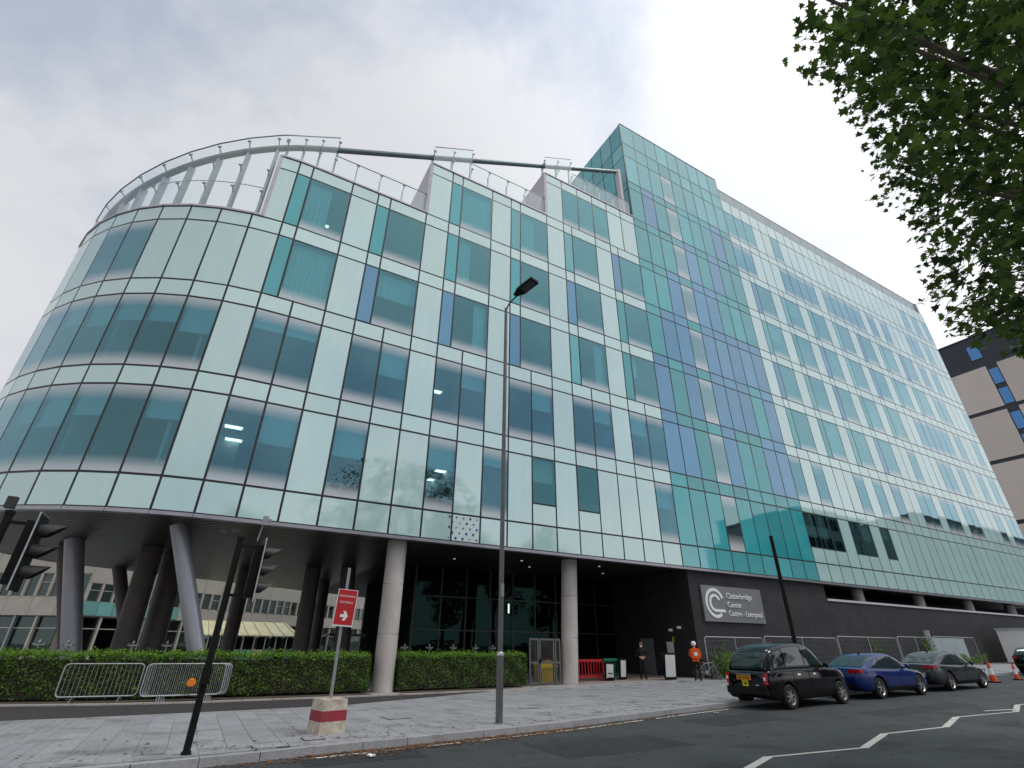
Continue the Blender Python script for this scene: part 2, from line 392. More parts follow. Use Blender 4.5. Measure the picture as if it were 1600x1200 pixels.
surf('asphalt', ((0.027, 0.031, 0.034), (0.050, 0.056, 0.060)), (0.5, 0.9), rough=0.72, bscale=15, rvar=0.22, stain=((0.022, 0.022, 0.022), 0.55))
surf('track_asphalt', ((0.030, 0.027, 0.028), (0.048, 0.043, 0.042)), (1.5, 0.5), rough=0.8, bscale=90, rvar=0.1)
surf('paving', ((0.29, 0.298, 0.315), (0.36, 0.368, 0.385)), (1.2, 1.1), rough=0.55, bscale=18, bump=0.25, rvar=0.2, stain=((0.19, 0.188, 0.185), 0.54), tone=.09)
surf('paving_bed', ((0.09, 0.088, 0.085), (0.14, 0.135, 0.13)), (1.2, 1.0), rough=0.85, bscale=40, stain=((0.05, 0.05, 0.05), 0.62))
surf('forecourt', ((0.27, 0.27, 0.275), (0.34, 0.34, 0.345)), (0.6, 0.7), rough=0.6, bscale=16, bump=0.25, rvar=0.15, stain=((0.17, 0.165, 0.16), 0.54))
surf('kerb_granite', ((0.30, 0.305, 0.315), (0.40, 0.405, 0.42)), (5, 1.2), rough=0.6, bscale=60, stain=((0.15, 0.13, 0.11), 0.60))
surf('edging', ((0.34, 0.31, 0.29), (0.42, 0.39, 0.36)), (3, 1.2), rough=0.8, bscale=50, stain=((0.18, 0.14, 0.10), 0.58))
surf('earth', ((0.05, 0.04, 0.028), (0.10, 0.08, 0.055)), (2, 1.2), rough=0.95, bscale=30)
surf('entrance_brick', ((0.24, 0.19, 0.17), (0.33, 0.26, 0.235)), (1.5, 1.0), rough=0.8, bscale=25)
surf('far_ground', ((0.12, 0.12, 0.115), (0.17, 0.17, 0.16)), (0.05, 0.02), rough=0.9, bscale=3, bump=0.1)
surf('road_paint', ((0.50, 0.48, 0.42), (0.66, 0.64, 0.58)), (6, 3), rough=0.7, bscale=60, stain=((0.20, 0.19, 0.18), 0.62))

KERB = [(-70, 10.4), (-6, 10.5), (-0.6, 10.78), (1.35, 11.02), (2.5, 11.25), (3.5, 11.32), (5.05, 11.55), (6.45, 11.72), (8.3, 12.02), (10.75, 12.6), (13.0, 13.0), (15.7, 13.25), (19, 13.5), (33, 13.65), (36, 14.6), (39, 15.6), (220, 15.6)]
def interp(tab, x):
    for (a, b), (c, d) in zip(tab, tab[1:]):
        if x <= c: return b + (d - b) * max(0, (x - a)) / (c - a)
    return tab[-1][1]
kerbY = lambda x: interp(KERB, x)
XS = sorted(set([-70, -40, -20, -10] + [k / 2 for k in range(-20, 34)] + list(range(17, 60)) + [60, 70, 80, 100, 120, 150, 180, 220]))
def strip(name, mat, ylo, yhi, dz, xs=XS, ny=1, label=None):
    mb = MB(); n = ny + 1
    for x in xs:
        a, b = ylo(x), yhi(x)
        for k in range(n): mb.v.append((x, a + (b - a) * k / ny, gz(x) + dz))
    for i in range(len(xs) - 1):
        for k in range(ny):
            mb.f.append((i * n + k, (i + 1) * n + k, (i + 1) * n + k + 1, i * n + k + 1)); mb.mi.append(0)
    return tag(mb.build(name, mat), kind='structure')

mb = MB(); xs = [-1500, -70, 12, 40, 80, 120, 170, 220, 1500]
for x in xs:
    for y in (-1500, -60, 120, 1500): mb.v.append((x, y, gz(x) - 0.30))
for i in range(len(xs) - 1):
    for k in range(3): mb.f.append((i * 4 + k, (i + 1) * 4 + k, (i + 1) * 4 + k + 1, i * 4 + k + 1)); mb.mi.append(0)
tag(mb.build('ground', 'far_ground'), kind='structure')
road = strip('road', 'asphalt', lambda x: 1.2, kerbY, -0.12)
near_pave = strip('near_pavement', 'forecourt', lambda x: -14.0, lambda x: 1.05, 0.0)
mbk = MB()
for a, b in zip(XS, XS[1:]): mbk.bar((a, 1.12, gz(a) - 0.07), (b, 1.12, gz(b) - 0.07), 0.15, 0.15)
mbk.build('kerb_run', 'kerb_granite', near_pave)

pavement = strip('pavement', 'forecourt', lambda x: kerbY(x) + 0.13, lambda x: 120.0, -0.012)
T_LO = [(-70, 17.6), (-3.5, 17.9), (2, 18.15), (4.5, 18.4), (8.1, 20.0), (11.1, 21.4)]
T_HI = [(-70, 22.3), (-4.4, 21.7), (-2, 21.0), (0.4, 20.65), (2.2, 20.72), (6.4, 20.85), (11.1, 21.45)]
txs = [x for x in XS if x <= 11] + [11.1]
track = strip('cycle_track', 'track_asphalt', lambda x: interp(T_LO, x), lambda x: interp(T_HI, x), -0.004, txs)
# pale edging stones between the cycle track and the hedge
E_HI = [(-70, 23.2), (-4.7, 22.4), (-2.8, 21.75), (0.4, 21.3), (2.3, 21.25), (6.5, 21.35), (11.1, 21.75), (14.2, 22.2)]
def edging_stones():
    x = -9.0; k = 0
    while x < 13.8:
        x2 = min(x + 0.9, 13.9)
        yl = lambda q: (interp(T_HI, q) if q < 11.1 else 21.45 + (q - 11.1) * .2)
        p = [(x + .01, yl(x + .01) + .02), (x2 - .01, yl(x2 - .01) + .02), (x2 - .01, yl(x2 - .01) + .30), (x + .01, yl(x + .01) + .30)]
        c = (sum(a for a, _ in p) / 4, sum(b for _, b in p) / 4)
        MB().prism([(a - c[0], b - c[1]) for a, b in p], -0.09, 0.03).build('edging_stone', 'edging', pavement, (c[0], c[1], gz(x)))
        x = x2
edging_stones()
# soil bed under the hedges
tag(MB().prism([(-9, 21.9), (-4.6, 21.95), (0.4, 21.5), (2.3, 21.45), (6.2, 21.55), (6.2, 23.7), (-9, 24.6)], -0.05, 0.012).build('hedge_soil', 'earth'), kind='structure')
tag(MB().prism([(7.5, 21.75), (13.9, 22.35), (13.9, 24.2), (7.5, 23.6)], -0.05, 0.012).build('hedge_soil', 'earth'), kind='structure')
tag(MB().prism([(16.9, 22.9), (24.4, 22.9), (24.4, 29.4), (16.9, 29.4)], lambda x, y: gz(x) - .05, lambda x, y: gz(x) + .003).build('entrance_paving', 'entrance_brick'), kind='structure')

# paving slabs, each its own stone
SLX, SLY = 0.46, 0.80
slab_me = {}
def slab_mesh(w, d):
    key = (round(w, 2), round(d, 2))
    if key not in slab_me: slab_me[key] = MB().box((0, 0, -.02), (key[0] - .011, key[1] - .011, .04)).mesh('paving_slab', 'paving')
    return slab_me[key]
cells = []
x = -3.2; r = 0
while x < 24:
    y = 10.9 + (0.0, .41, .2)[r % 3]
    while y < 21.0:
        cx_, cy_ = x + SLX / 2, y + SLY / 2
        lo = max(kerbY(x), kerbY(x + SLX)) + 0.20
        hi = min(interp(T_LO, x) if x < 11.1 else 21.4, interp(T_LO, x + SLX) if x + SLX < 11.1 else 21.4) - 0.02
        if y > lo and y + SLY < hi and not (x < -1.9):
            p = proj((cx_, cy_, 0))
            if p and -120 < p[0] < 1720 and p[1] < 1290: cells.append((p[2], cx_, cy_))
        y += SLY
    x += SLX; r += 1
cells.sort()
for k, (d, x, y) in enumerate(cells[:300]):
    o = link('paving_slab', slab_mesh(SLX, SLY), pavement, (x, y, gz(x) + random.uniform(-.0015, .0015)))
    o.rotation_euler = (random.uniform(-.003, .003), random.uniform(-.003, .003), random.uniform(-.004, .004))
mb = MB()
for d, x, y in cells[300:]: mb.box((x, y, gz(x) - .02 + random.uniform(-.001, .001)), (SLX - .012, SLY - .012, .04))
if mb.v: tag(mb.build('far_paving_slabs', 'paving', pavement), kind='stuff')
# blister and block paving at the crossing, too small to pick apart
mb = MB(); y = 11.0
while y < 17.8:
    x = -6.0
    while x < -1.95:
        if y > kerbY(x) + .34 and y + .2 < interp(T_LO, x): mb.box((x + .1, y + .1, -.016), (.192, .192, .04))
        x += .2
    y += .2
x = -1.9
while x < 2.3:
    mb.box((x + .2, kerbY(x) + .36 + .12, -.014), (.392, .25, .04)); x += .4
tag(mb.build('crossing_blocks', 'paving', pavement), kind='stuff')

# kerb stones
x = -4.0
while x < 62:
    L_ = 0.9; x2 = x + L_
    a, b = Vector((x, kerbY(x) + .075, gz(x))), Vector((x2, kerbY(x2) + .075, gz(x2)))
    d = (b - a).normalized(); a2, b2 = a + d * .006, b - d * .006
    o = MB().bar(a2 - a, b2 - a, .15, .16).build('kerb_stone', 'kerb_granite', pavement, (a.x, a.y, a.z - .072))
    x = x2

# road markings
def paint(name, pts, w, lab):
    mb = MB()
    for (a, b) in zip(pts, pts[1:]):
        va, vb = Vector((*a, 0)), Vector((*b, 0)); d = (vb - va).normalized(); n = Vector((-d.y, d.x, 0)) * w / 2
        vs = [va - n, vb - n, vb + n, va + n]
        mb.add([(q.x, q.y, gz(q.x) - .116) for q in vs], [(0, 1, 2, 3)])
    return mb.build(name, 'road_paint', road)
for a, b in ((2.3, 3.4), (3.55, 5.2), (5.35, 7.6), (7.75, 10.2), (10.3, 12.6), (12.7, 15.2)):
    paint('edge_line', [(a, kerbY(a) - .28), ((a + b) / 2, kerbY((a + b) / 2) - .28), (b, kerbY(b) - .28)], .085, '')
ZIG = [(8.2, 6.85), (9.56, 7.42), (12.16, 7.16), (14.3, 7.86), (16.62, 7.63), (18.93, 8.34), (21.73, 7.98), (24.0, 8.7), (27.3, 8.4), (29.6, 9.1), (33, 8.9)]
for k, (a, b) in enumerate(zip(ZIG, ZIG[1:])): paint('zigzag_line', [a, b], .15 if k % 2 == 0 else .09, '')
paint('zigzag_line', [(21.2, 8.55), (22.6, 8.2)], .10, '')

# fallen leaves along the gutter and on the paving
pmat('dead_leaf', (0.23, 0.085, 0.03), rough=0.8, var=0.4, scale=1.5, col2=(0.12, 0.075, 0.03))
def litter():
    rnd = random.Random(5); mb = MB()
    for k in range(2200):
        u = rnd.random()
        if u < .72: x = rnd.choice((rnd.uniform(-1, 16), rnd.gauss(4, 1.8), rnd.gauss(7, 2))); y = kerbY(x) - abs(rnd.gauss(0, .26)) - .02; z = gz(x) - .112
        elif u < .9: x = rnd.uniform(-2, 20); y = kerbY(x) + .2 + abs(rnd.gauss(0, 1.2)); z = gz(x) + .006
        else: x = rnd.uniform(3, 22); y = rnd.uniform(5, 12.2); z = gz(x) - .112
        if y < 3: continue
        s = rnd.uniform(.012, .045); a = rnd.uniform(0, 6.28)
        pts = [(x + s * cos(a + q) * rr, y + s * sin(a + q) * rr, z + rnd.uniform(0, .014)) for q, rr in ((0, 1.3), (1.2, .7), (2.4, .9), (3.3, .7), (4.4, 1.0), (5.3, .6))]
        mb.add(pts, [tuple(range(6))])
    tag(mb.build('fallen_leaves', 'dead_leaf'), 'brown fallen leaves scattered along the gutter and paving', 'leaves', kind='stuff')
litter()
def litter_paper(x, y, z, lab):
    mb = MB(); rnd = random.Random(int(x * 100))
    for k in range(7):
        a = rnd.uniform(0, 6.28); mb.bar((x, y, z + .02), (x + .08 * cos(a), y + .06 * sin(a), z + rnd.uniform(.01, .07)), .07, .004)
    tag(mb.build('litter_paper', 'white_paint'), lab, 'litter')
litter_paper(13.9, 12.3, gz(13.9) - .12, 'crumpled white litter in the gutter behind the black taxi')
litter_paper(3.15, 10.55, -.12, 'scrap of white paper on the road below the striped concrete block')

# iron covers, gully gratings and tar patches
pmat('cast_iron', (0.055, 0.052, 0.05), rough=0.6, metal=0.4, var=0.3, scale=12)
surf('tar_patch', ((0.012, 0.013, 0.014), (0.024, 0.026, 0.027)), (1.5, .9), rough=0.7, bscale=90)
def cover(x, y, w, d, par, z, rz=0.0):
    c = MB().box((0, 0, 0), (w, d, .02), rz).build('iron_cover', 'cast_iron', par, (x, y, z))
    MB().box((0, 0, .011), (w - .05, d - .05, .006), rz).build('cover_plate', 'paving' if par is pavement else 'cast_iron', c)
cover(1.62, 11.62, .62, .36, pavement, gz(1.6) - .002); cover(2.45, 12.15, .40, .40, pavement, -.002); cover(4.9, 14.6, .6, .6, pavement, -.002, .05); cover(9.2, 15.2, .55, .4, pavement, -.002)
for x in (4.2, 11.4): cover(x, kerbY(x) - .22, .5, .36, road, gz(x) - .122, .1)
for x0, x1, y0, y1 in ((2.0, 4.1, 10.2, 10.9), (6.2, 9.4, 8.9, 10.4), (12.0, 15.0, 10.6, 11.9), (17.5, 23, 9.3, 10.3), (13.2, 14.2, 4.5, 6.4), (3.5, 5.0, 10.95, 11.15)):
    n = 14; poly = []
    for k in range(n): poly.append((x0 + (x1 - x0) * k / (n - 1), y0 + random.uniform(-.05, .05)))
    for k in range(n): poly.append((x1 - (x1 - x0) * k / (n - 1), y1 + random.uniform(-.05, .05)))
    me = MB().add([(x, y, gz(x) - .1175) for x, y in poly], [tuple(range(2 * n))]); me.build('tar_patch', 'tar_patch', road)
# =================================================================== THE GLASS HOSPITAL
FX0, FM, FY = 1.761, 1.5, 22.2435          # column 0, module, facade line
AR, ACX, ACY = 10.7, -0.4, 32.9435          # rounded end
def PF(i, inset=0.0):
    """plan position of facade grid line i (straight front for i >= -1, rounded end to the left), moved inwards by inset"""
    if i >= -1: return Vector((FX0 + FM * i, FY + inset, 0))
    s = 1.42 * (-1 - i)
    if s < 0.661: return Vector((0.261 - s, FY + inset, 0))
    ph = (s - 0.661) / AR; r = AR - inset
    return Vector((ACX - r * sin(ph), ACY - r * cos(ph), 0))
IMIN = -19
LOW = 5.95
ULV = [7.24, 11.79, 16.33, 20.88, 25.42, 29.97, 34.51, 39.06, 44.32]
GTOP = [10.91, 15.45, 20.0, 24.54, 29.09, 33.63, 38.18, 42.54]
TOPT = 47.1

HB = thing('hospital_building', 'large glass hospital with rounded end, stepped roof terraces and pale green panels', 'building', (20, 30, 0))
def hb(x): return (x[0] - 20, x[1] - 30, x[2])

# --- layout of each storey: (from, to, type); o pale, w/u/g windows, s short window, T/t teal, B blue
def seq(start, s): return [(start + k, start + k + 1, c) for k, c in enumerate(s)]
def bays(start, n, strips, first_open=True):
    r = []
    for k in range(n):
        a = start + 3 * k
        r += [(a, a + 1, 'o'), (a + 1, a + 1.5, strips[k % len(strips)]), (a + 1.5, a + 3, 'u')]
    return r
rows = []
base = seq(IMIN, 'o' * (15 - IMIN)) + seq(15, 'ttttttttt') + seq(24, 'o' * 28)
F2 = seq(IMIN, 'wwwwwwwwowwwwwww') + seq(-3, 'oww') + seq(0, 'owoowowosos' + 'ooow') + seq(15, 'TTTgTTTTT') + seq(24, 'sssossosoooooooooooooooooooo')
F3 = seq(IMIN, 'wwwwwwwwowwwwwww') + seq(-3, 'oww') + seq(0, 'owwowwowwowwoww') + seq(15, 'BBTgBTTBB') + seq(24, 'wowooowowowoowwowwowwooowoww'[:28])
F4 = seq(IMIN, 'ooowwooowwowwoooo') + [(-2, -1.5, 'T'), (-1.5, 0, 'u')] + [(0, 1, 'o'), (1, 1.5, 'B'), (1.5, 3, 'u'), (3, 4, 'o'), (4, 4.5, 'B'), (4.5, 6, 'u'), (6, 7, 'o'), (7, 7.5, 'B'), (7.5, 9, 'u'), (9, 10, 'o'), (10, 10.5, 't'), (10.5, 12, 'u'), (12, 13, 'o'), (13, 13.5, 'T'), (13.5, 15, 'u')] \
   + seq(15, 'BTBgBBBTB') + bays(24, 4, 'TTtB') + seq(36, 'oowooowwowoowowo')
F4a = seq(IMIN, 'ooowwoooo' + 'oow' + 'w' + 'oooo')
F4 = [q for q in F4 if q[0] >= -2]
F4 = F4a[:17] + F4
F5 = [(-2.69, -2, 'o'), (-2, -1.5, 'T'), (-1.5, 0, 'u'), (0, 1, 'o'), (1, 1.5, 'T'), (1.5, 3, 'u'), (3, 4, 'o'), (4, 4.5, 'T'), (4.5, 6, 'u'), (6, 7, 'o'), (7, 7.5, 'T'), (7.5, 9, 'u'), (9, 10, 'o'), (10, 10.5, 'B'), (10.5, 12, 'u'), (12, 13, 'o'), (13, 13.5, 'T'), (13.5, 15, 'u')] \
   + seq(15, 'TBBgBBBBB') + bays(24, 5, 'BtBTt') + seq(39, 'oowwwwwowoowo')
F6 = [(3, 4, 'o'), (4, 4.5, 'T'), (4.5, 6, 'u'), (6, 7, 'o'), (7, 7.5, 't'), (7.5, 9, 'u'), (9, 10, 'o'), (10, 10.5, 't'), (10.5, 12, 'u'), (12, 13, 'o'), (13, 13.5, 'B'), (13.5, 15, 'u')] \
   + seq(15, 'TTBgBBTTT') + bays(24, 7, 'tTBtBt') + seq(45, 'owwooow')
F7 = seq(9, 'ouuuoo') + seq(15, 'TTTgBTBTT') + bays(24, 7, 'BtTtBt') + seq(45, 'owowooo')
F8 = seq(15, 'TBTgTTTBT') + seq(24, 'wwooowwwwowwwwwowowooowwowoo')
F9 = seq(15, 'tttgttttt') + seq(24, 'uuuoouooooooooooooooooouououo'[:28])
STORE = [(LOW, ULV[0], None, base)] + [(ULV[k], GTOP[k], ULV[k + 1], s) for k, s in enumerate([F2, F3, F4, F5, F6, F7, F8, F9])]

PANELS = []           # (part name, material, p0, p1, z0, z1, tone seed)
VE, HE = {}, {}       # mullion and transom runs
def vline(i, z0, z1): VE.setdefault(round(i, 3), []).append((z0, z1))
def hline(z, i0, i1): HE.setdefault(round(z, 3), []).append((i0, i1))
TYPE = {'o': ('glass_panel', 'panel_pale'), 'w': ('window_pane', 'win_both'), 'u': ('window_pane', 'win_bot'), 'g': ('window_pane', 'win_grey'),
        'T': ('coloured_panel', 'panel_teal'), 't': ('coloured_panel', 'panel_lightteal'), 'B': ('coloured_panel', 'panel_blue')}
BANDOVR = {(1, 16): 'T', (2, 22): 'T'}
for k, (z0, z1, zb, segs) in enumerate(STORE):
    for a, b, c in segs:
        if c == 's':
            PANELS.append(('glass_panel', 'panel_pale', a, b, z0, z0 + 1.1)); PANELS.append(('window_pane', 'win_plain', a, b, z0 + 1.1, z1)); hline(z0 + 1.1, a, b)
        else:
            nm, mt = TYPE[c]
            if k == 0 and a == 5: mt = 'panel_sticker'
            PANELS.append((nm, mt, a, b, z0, z1))
        vline(a, z0, zb or z1); vline(b, z0, zb or z1); hline(z0, a, b); hline(z1, a, b)
        if zb:
            mt = 'panel_spandrel'
            if 15 <= a < 24:
                cc = BANDOVR.get((k - 1, a), c if c in 'TBt' else 'T')
                mt = {'T': 'panel_teal', 'B': 'panel_blue', 't': 'panel_lightteal'}.get(cc, 'panel_teal')
                if k == 1: mt = 'panel_teal'
            PANELS.append(('spandrel_panel', mt, a, b, z1, zb)); hline(zb, a, b)
# parapet of the taller middle block
for a in range(15, 24):
    PANELS.append(('coloured_panel', 'panel_lightteal', a, a + 1, ULV[8], TOPT)); vline(a, ULV[8], TOPT); vline(a + 1, ULV[8], TOPT); hline(TOPT, a, a + 1)

panel_cache = {}
def panel_mesh(w, h, mt, nm, th=0.036):
    key = (round(w, 2), round(h, 2), mt)
    if key not in panel_cache:
        panel_cache[key] = MB().box((0, th / 2, 0), (w, th, h)).mesh(nm, mt)
    return panel_cache[key]
GAP = 0.092
def place_panels():
    by = {}
    for (nm, mt, a, b, z0, z1) in PANELS:
        p, q = PF(a), PF(b); c = (p + q) / 2; c.z = (z0 + z1) / 2
        pr = [proj((p.x, p.y, z0)), proj((q.x, q.y, z0)), proj((q.x, q.y, z1)), proj((p.x, p.y, z1))]
        area = 0
        if all(pr):
            area = abs(sum(pr[i][0] * pr[(i + 1) % 4][1] - pr[(i + 1) % 4][0] * pr[i][1] for i in range(4))) / 2
            if max(t[0] for t in pr) < -60 or min(t[0] for t in pr) > 1660: area *= 0.02
            e = (q - p).normalized(); nrm = Vector((e.y, -e.x, 0))
            if nrm.dot(Vector((0, 0, EYE)) - c) < 0: area = 0
        by.setdefault(nm, []).append((area, mt, p, q, z0, z1))
    rnd = random.Random(11)
    for nm, L_ in by.items():
        L_.sort(key=lambda t: -t[0]); rest = {}
        for k, (area, mt, p, q, z0, z1) in enumerate(L_):
            e = q - p; w = e.length - GAP; h = z1 - z0 - GAP; rz = atan2(e.y, e.x); c = (p + q) / 2
            if k < 300 and area > 0:
                o = link(nm, panel_mesh(w, h, mt, nm), HB, hb((c.x, c.y, (z0 + z1) / 2)), rz)
                o.rotation_euler = (rnd.gauss(0, .0028), 0, rz + rnd.gauss(0, .0022))
            else:
                n_ = Vector((-e.y, e.x, 0)).normalized()
                rest.setdefault(mt, MB()).box(hb((c.x + n_.x * .018, c.y + n_.y * .018, (z0 + z1) / 2)), (w, .036, h), rz)
        for mt, mb in rest.items(): tag(mb.build('far_' + nm + 's', mt, HB), kind='stuff')
place_panels()

# mullions and transoms
def merge(L_):
    L_ = sorted(L_); r = [list(L_[0])]
    for a, b in L_[1:]:
        if a <= r[-1][1] + 0.02: r[-1][1] = max(r[-1][1], b)
        else: r.append([a, b])
    return r
for i, L_ in VE.items():
    p = PF(i, .055); t = PF(i + .05) - PF(i - .05); rz = atan2(t.y, t.x)
    for z0, z1 in merge(L_):
        MB().box((0, 0, 0), (.11, .085, z1 - z0)).build('mullion', 'mullion_black', HB, hb((p.x, p.y, (z0 + z1) / 2)), rz)
for z, L_ in HE.items():
    for a, b in merge(L_):
        mb = MB(); pts = [a]; i = math.floor(a) + 1
        while i < min(b, -1) + 1e-6: pts.append(i); i += 1
        if b > pts[-1] + 1e-6: pts.append(b)
        for u, v in zip(pts, pts[1:]):
            p, q = PF(u, .058), PF(v, .058); mb.bar(hb((p.x, p.y, z)), hb((q.x, q.y, z)), .085, .112)
        mb.build('transom', 'mullion_black', HB)

# metal drip trim below the glass and copings along the roof edges
def edge_run(name, mat, i0, i1, z, w, h, inset):
    mb = MB(); pts = [i0]; i = math.floor(i0) + 1
    while i < min(i1, -1) + 1e-6: pts.append(i); i += 1
    if i1 > pts[-1]: pts.append(i1)
    for u, v in zip(pts, pts[1:]):
        p, q = PF(u, inset), PF(v, inset); mb.bar(hb((p.x, p.y, z)), hb((q.x, q.y, z)), w, h)
    return mb.build(name, mat, HB)
edge_run('soffit_trim', 'soffit_trim', IMIN, 52, LOW - .075, .30, .13, .10)
edge_run('roof_coping', 'coping_mauve', IMIN, -2.69, ULV[3] + .075, .34, .10, .12)
edge_run('roof_coping', 'coping_mauve', -2.69, 3, ULV[4] + .075, .34, .10, .12)
edge_run('roof_coping', 'coping_mauve', 3, 9, ULV[5] + .075, .34, .10, .12)
edge_run('roof_coping', 'coping_mauve', 9, 15, ULV[6] + .075, .34, .10, .12)
edge_run('roof_coping', 'steel_fin', 15, 24, TOPT + .07, .30, .06, .12)
# pale louvred parapet along the right-hand block
for k in range(14):
    a, b = PF(24 + 2 * k, .35), PF(26 + 2 * k, .35)
    mb = MB()
    for q in range(7): mb.bar(hb((a.x + .03, a.y, 44.5 + q * .27)), hb((b.x - .03, b.y, 44.5 + q * .27)), .05, .235)
    mb.build('parapet_louvre', 'louvre_pale', HB)
edge_run('roof_coping', 'louvre_pale', 24, 52, 46.36, .10, .10, .35)

# left-hand return of the middle block
x15 = PF(15).x
for za, zc in ((ULV[6] + .2, GTOP[6]), (GTOP[6], ULV[7]), (ULV[7], GTOP[7]), (GTOP[7], ULV[8]), (ULV[8], TOPT)):
    for k in range(9):
        ya, yb = FY + .05 + 1.5 * k, FY + .05 + 1.5 * (k + 1)
        o = link('return_panel', panel_mesh(1.5 - GAP, zc - za - GAP, 'panel_teal' if (k * 7 + int(za)) % 3 else 'panel_lightteal', 'return_panel'), HB, hb((x15, (ya + yb) / 2, (za + zc) / 2)), -pi / 2)
for k in range(10): MB().box((0, 0, 0), (.085, .09, TOPT - ULV[6])).build('mullion', 'mullion_black', HB, hb((x15 + .058, FY + .06 + 1.5 * k, (TOPT + ULV[6]) / 2)))
for z in (GTOP[6], ULV[7], GTOP[7], ULV[8], TOPT): MB().box((0, 0, 0), (.08, 13.5, .09)).build('transom', 'mullion_black', HB, hb((x15 + .055, FY + 6.85, z)))

# blue dots on the white film of one panel
rnd = random.Random(3)
for r_ in range(5):
    for c_ in range(5):
        px = FX0 + FM * 5 - .12 + c_ * .36 + (.18 if r_ % 2 else 0); pz = LOW + .16 + r_ * .24
        if px > FX0 + FM * 6 + .25: continue
        s_ = rnd.choice((.035, .045, .06))
        MB().lathe([(0, 0), (s_, 0), (s_, .006), (0, .006)], n=10, axis='y').build('blue_dot', 'dot_blue', HB, hb((px, FY - .012, pz)))

pmat('room_fill_light', (0.9, 0.9, 0.9), var=0, emit=((1.0, 0.98, 0.95), 9.0))
# --- floors, cores, roofs
def arc_pts(r, a0, a1, n=20): return [(ACX - r * sin(radians(a0 + (a1 - a0) * k / n)), ACY - r * cos(radians(a0 + (a1 - a0) * k / n))) for k in range(n + 1)]
XE = PF(52).x
def sub(poly): return [(x - 20, y - 30) for x, y in poly]
for k, z in enumerate(ULV):
    x0 = {4: -2.2, 5: 6.4, 6: 15.4, 7: 24.5, 8: 24.5}.get(k, -.4)
    th = .9 if k else .5
    MB().prism(sub([(x0, FY + .14), (XE - .2, FY + .14), (XE - .2, 30.5), (x0, 30.5)]), z - th + .02, z).build('floor_slab', 'ceiling_white', HB)
    if k <= 3:
        a = arc_pts(AR - .16, 0, 138); b = arc_pts(4.6, 138, 0)
        MB().prism(sub(a + b), z - th + .02, z - .004).build('floor_slab', 'ceiling_white', HB)
for x0, x1, zt in ((-.4, 6.3, 24.5), (6.3, 15.3, 29.0), (15.3, 24.3, 33.6), (24.3, XE - .3, 44.2)):
    MB().prism(sub([(x0, 29.6), (x1, 29.6), (x1, 29.9), (x0, 29.9)]), 6.0, zt).build('core_wall', 'core_grey', HB)
MB().prism(sub(arc_pts(4.9, 0, 138) + arc_pts(4.6, 138, 0)), 6.0, 20.3).build('core_wall', 'core_grey', HB)
for i in [1, 3.02, 4.02, 6.02, 7.02, 9.02, 10.02, 12, 13.02, 15, 18, 24] + list(range(27, 52, 3)):
    MB().box((0, 0, 0), (.14, 6.8, 36 if i > 24 else 12 if i < 3 else 16)).build('partition_wall', 'core_grey', HB, hb((PF(i).x, FY + .4 + 3.4, 25.5 if i > 24 else 13.5 if i < 3 else 15)))
for ph in (14, 34, 62, 90, 118):
    a = Vector(arc_pts(AR - .3, ph, ph, 1)[0]); b = Vector(arc_pts(4.9, ph, ph, 1)[0])
    MB().bar(hb((a.x, a.y, 13.4)), hb((b.x, b.y, 13.4)), .14, 14).build('partition_wall', 'core_grey', HB)
# roof decks
MB().prism(sub(arc_pts(AR - .17, 0, 138, 26) + [(12, 53), (12, 30), (-.4, 30)]), ULV[3], ULV[3] + .04).build('roof_deck', 'roof_grey', HB)
for x0, x1, z in ((-2.2, 6.35, ULV[4]), (6.35, 15.35, ULV[5]), (15.35, 24.4, ULV[6])):
    MB().prism(sub([(x0, FY + .2), (x1, FY + .2), (x1, 44), (x0, 44)]), z + .002, z + .05).build('roof_deck', 'roof_grey', HB)
MB().prism(sub([(24.5, FY + .5), (XE - .2, FY + .5), (XE - .2, 58), (24.5, 58)]), ULV[8] + .01, ULV[8] + .06).build('roof_deck', 'roof_grey', HB)
# side walls of the steps
for i, z0, z1 in ((-2.69, ULV[3], ULV[4] + .10), (3, ULV[4], ULV[5] + .10), (9, ULV[5], ULV[6] + .10)):
    p = PF(i, .0)
    MB().prism(sub([(p.x - .10, p.y + .02), (p.x + .09, p.y - .02), (p.x + .09, 44), (p.x - .10, 44)]), z0 + .05, z1 + .03).build('step_wall', 'coping_mauve', HB)
# rear and end walls
back = [(-8.0, 40.5), (20, 57.5), (XE - .2, 57.8)]
for (a, b), zt in zip(zip(back, back[1:]), (20.8, 44)):
    MB().bar(hb((*a, (zt + 6) / 2)), hb((*b, (zt + 6) / 2)), .3, zt - 6).build('rear_wall', 'panel_pale', HB)
MB().prism(sub([(XE - .25, FY + .1), (XE, FY + .1), (XE, 57.8), (XE - .25, 57.8)]), 5.0, 46.3).build('end_wall', 'louvre_pale', HB)
MB().prism(sub([(24.4, 44), (24.7, 44), (24.7, 57.5), (24.4, 57.5)]), 20.9, 46.9).build('rear_wall', 'panel_pale', HB)
MB().prism(sub([(x15 + .1, 35.7), (x15 + .3, 35.7), (x15 + .3, 44), (x15 + .1, 44)]), 20.9, 46.9).build('rear_wall', 'panel_pale', HB)
MB().prism(sub([(x15 + .3, 35.7), (40, 35.7), (40, 36), (x15 + .3, 36)]), ULV[8], 46.9).build('rear_wall', 'panel_pale', HB)

